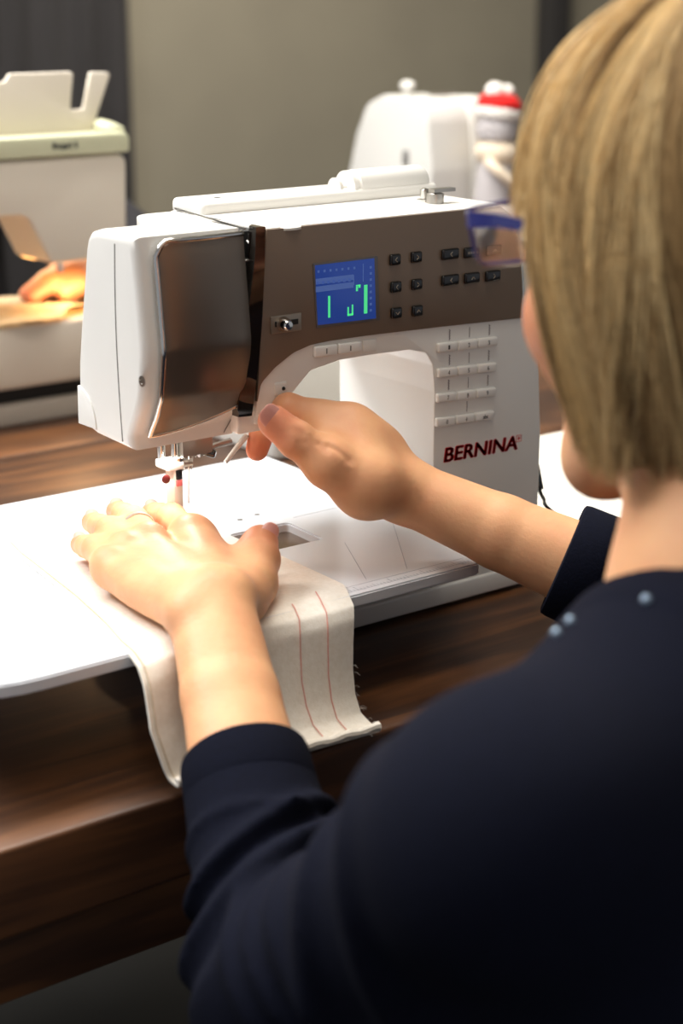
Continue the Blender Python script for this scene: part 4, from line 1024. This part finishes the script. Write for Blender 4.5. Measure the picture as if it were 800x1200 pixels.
idx = np.arange(NS*NP*3).reshape(NS, NP, 3); FF = []
for k in range(3):
    k2 = (k+1) % 3; FF.append(np.stack([idx[:, :-1, k], idx[:, :-1, k2], idx[:, 1:, k2], idx[:, 1:, k]], -1).reshape(-1, 4))
FF = np.concatenate(FF)+len(V)
VA = np.concatenate([V, VV])@Rh.T+HC; CA = np.concatenate([colsV, np.repeat(SCc, NP*3, 0)])
HAIR = bpy.data.materials.new('blond_hair'); HAIR.use_nodes = True; nt = HAIR.node_tree; b = nt.nodes['Principled BSDF']; at = nt.nodes.new('ShaderNodeAttribute'); at.attribute_name = 'tint'
nt.links.new(at.outputs['Color'], b.inputs['Base Color']); b.inputs['Roughness'].default_value = .5; b.inputs['Specular IOR Level'].default_value = .35
fast_mesh('hair', VA, np.concatenate([Fh, FF]), HAIR, PR, {'tint': CA})

# ring
M_, P1, P2, T_, rc, rb = LF[2]
d = (P1-M_)/np.linalg.norm(P1-M_); c = M_+(P1-M_)*.62
rng_ = lathe('ring', [(.0104, -.0022), (.0113, -.0020), (.0117, 0), (.0113, .0020), (.0104, .0022)], c, d, GOLD, None, 32)
tag(rng_, 'pale metal band worn on a finger of the left hand', 'ring')
# glasses
GL = empty('eyeglasses', H2W((0, .09, 0)), 'blue framed glasses worn by the person in the navy sweater', 'glasses')
FRM = mat('blue_frame', (44, 48, 112), .15, coat=.6); LENS = mat('lens_glass', (235, 240, 245), .02, trans=1.0, alpha=.35)
for sx in (-1, 1):
    out_ = rounded([(.010, -.008), (.056, -.006), (.062, .022), (.008, .024)], [.012, .012, .006, .006], 6)
    pts_ = [H2W((sx*a_, .106-.12*max(0, a_-.03)**1.4*4, b_-.002)) for a_, b_ in out_]
    tube('rim', pts_+[pts_[0], pts_[1]], .0013, FRM, GL, 8)
    cen = sum(pts_)/len(pts_); bm = bmesh.new(); vs = [bm.verts.new(q) for q in pts_]; bm.faces.new(vs); bmesh.ops.solidify(bm, geom=bm.faces[:], thickness=.001); finish(bm, 'lens', LENS, GL)
    tp = [H2W(q) for q in ((sx*.062, .099, .016), (sx*.070, .093, .016), (sx*.074, .06, .014), (sx*.077, .0, .004), (sx*.077, -.02, -.008), (sx*.075, -.035, -.026))]
    bm = bmesh.new(); sp = spline(tp, 6); rings_ = []
    zu = Vector(Rh@A_(0, 0, 1)); xu = Vector(Rh@A_(1, 0, 0))
    for i, q in enumerate(sp):
        h = .0052*(1-.55*min(1, i/(len(sp)*.5))); w = .0011
        rings_.append([bm.verts.new(q+zu*a_*h+xu*b_*w) for a_, b_ in ((1, 1), (1, -1), (-1, -1), (-1, 1))])
    for a_, b_ in zip(rings_, rings_[1:]):
        for k in range(4): bm.faces.new((a_[k], a_[(k+1) % 4], b_[(k+1) % 4], b_[k]))
    bm.faces.new(rings_[0]); bm.faces.new(rings_[-1][::-1]); finish(bm, 'temple', FRM, GL)
tube('bridge', spline([H2W(q) for q in ((-.010, .106, .014), (0, .112, .018), (.010, .106, .014))], 6), .0014, FRM, GL, 8)

# stool
ST = empty('stool', (PE[0], PE[1], FL), 'round dark stool under the person in the navy sweater', 'stool')
sz = PE[2]-.105
lathe('seat', [(.17, 0), (.178, .01), (.178, .03), (.165, .04)], (PE[0], PE[1], sz-.04), (0, 0, 1), mat('stool_seat', (40, 34, 30), .6), ST, 40)
for k in range(4):
    a_ = math.pi/4+k*math.pi/2; tube('leg', [(PE[0]+.12*math.cos(a_), PE[1]+.12*math.sin(a_), sz-.04), (PE[0]+.2*math.cos(a_), PE[1]+.2*math.sin(a_), FL)], .014, STEEL, ST, 12)

# ================================================================== SECOND PERSON BEHIND THE LEFT MACHINE
P2E = empty('person', (.28, 1.3, FL), 'person in black seen only through the opening of the rear left machine', 'person')
BLACKC = mat('black_cloth', (22, 20, 26), .9, bump=(400, .4, .0006))
q0, q1, q2 = A_(.372, YB+.066, .128), A_(.43, YB+.085, .136), A_(.50, YB+.14, .15)
elb = A_(.66, YB+.30, .10); sh = A_(.58, 1.28, .24)
B = [cone(q2, elb, .022, .036, .02), cone(q1, q2, .021, .021, .015, (0, 0, 1), .7), cone(elb, sh, .036, .045, .02)]
for k, (dx, dy, r) in enumerate(((-.022, -.006, .0085), (-.020, .010, .009), (-.014, .026, .0088), (-.004, .040, .008))):
    k0 = q1+A_(.0, -.012+k*.013, .002); kt = q0+A_(dx+.014, dy-.004, -.004)
    B += [cone(k0, (k0+kt)/2+A_(0, 0, .004), .0105, r+.0008, .008), cone((k0+kt)/2+A_(0, 0, .004), kt, r+.0006, r-.0008, .003), cone(q2, k0, .016, .011, .014)]
B += [cone(q2+A_(-.02, -.01, 0), q1+A_(-.0, -.032, -.004), .014, .011, .01), cone(q1+A_(.0, -.032, -.004), q1+A_(-.03, -.036, -.010), .011, .009, .004)]
c2 = A_(.41, 1.30, .0); hd = A_(.29, 1.24, .46)
B += [cone(c2+A_(0, 0, .26), hd+A_(0, .02, -.05), .055, .052, .03), ell(hd, (.075, .095, .085), .02), ell(hd+A_(0, -.035, -.06), (.06, .06, .075), .03), ell(hd+A_(0, -.09, -.03), (.012, .018, .02), .01), cone(c2+A_(0, 0, .15), c2+A_(0, 0, -.25), .09, .11, .04, (1, 0, 0), 1.4)]
sh2 = A_(.22, 1.28, .25); el2 = A_(.10, 1.08, .06); w2_ = A_(.14, .90, .13)
B += [cone(sh2, el2, .045, .036, .02), cone(el2, w2_, .036, .022, .02), cone(w2_, w2_+A_(.07, -.06, -.004), .022, .018, .015, (0, 0, 1), .65)]
for k in range(4):
    k0 = w2_+A_(.05+.012*k, -.07+.010*k, -.002); B += [cone(k0, k0+A_(.035, -.045, -.006), .010, .0078, .006)]
vb, fb = nets(B, .004); bl = np.maximum(0, 1*np.exp(-((vb-q0)**2).sum(1)/.0006)); fast_mesh('body', vb, fb, SKIN, P2E, {'blush': bl})
C_ = [cone(sh, elb, .056, .05, .03), cone(elb, q2+(elb-q2)*.35, .048, .034, .02), cone(sh2, el2, .056, .05, .03), cone(el2, el2+(w2_-el2)*.8, .048, .034, .02),
      cone(c2+A_(0, 0, .19), c2+A_(0, 0, -.3), .115, .14, .05, (1, 0, 0), 1.45), cone(sh, sh2, .06, .06, .05), ell(c2+A_(0, 0, -.3), (.2, .16, .12), .05)]
vb, fb = nets(C_, .006); fast_mesh('shirt', vb, fb, BLACKC, P2E)
HR = [ell(hd+A_(0, .02, .03), (.086, .1, .085), .02), ell(hd+A_(0, .05, -.03), (.075, .06, .08), .02)]
vb, fb = nets(HR, .004); fast_mesh('hair', vb, fb, mat('brown_hair', (84, 62, 44), .6, bump=(200, .6, .002)), P2E)
LG = [cone(c2+A_(-.09, -.02, -.36), A_(.16, 1.0, -.3), .09, .07, .03), cone(c2+A_(.09, -.02, -.36), A_(.38, 1.0, -.3), .09, .07, .03), cone(A_(.16, 1.0, -.3), A_(.16, 1.02, FL+.03), .06, .045, .02), cone(A_(.38, 1.0, -.3), A_(.38, 1.02, FL+.03), .06, .045, .02), ell(c2+A_(0, 0, -.38), (.18, .14, .08), .04)]
vb, fb = nets(LG, .01); fast_mesh('trousers', vb, fb, JEANS, P2E)
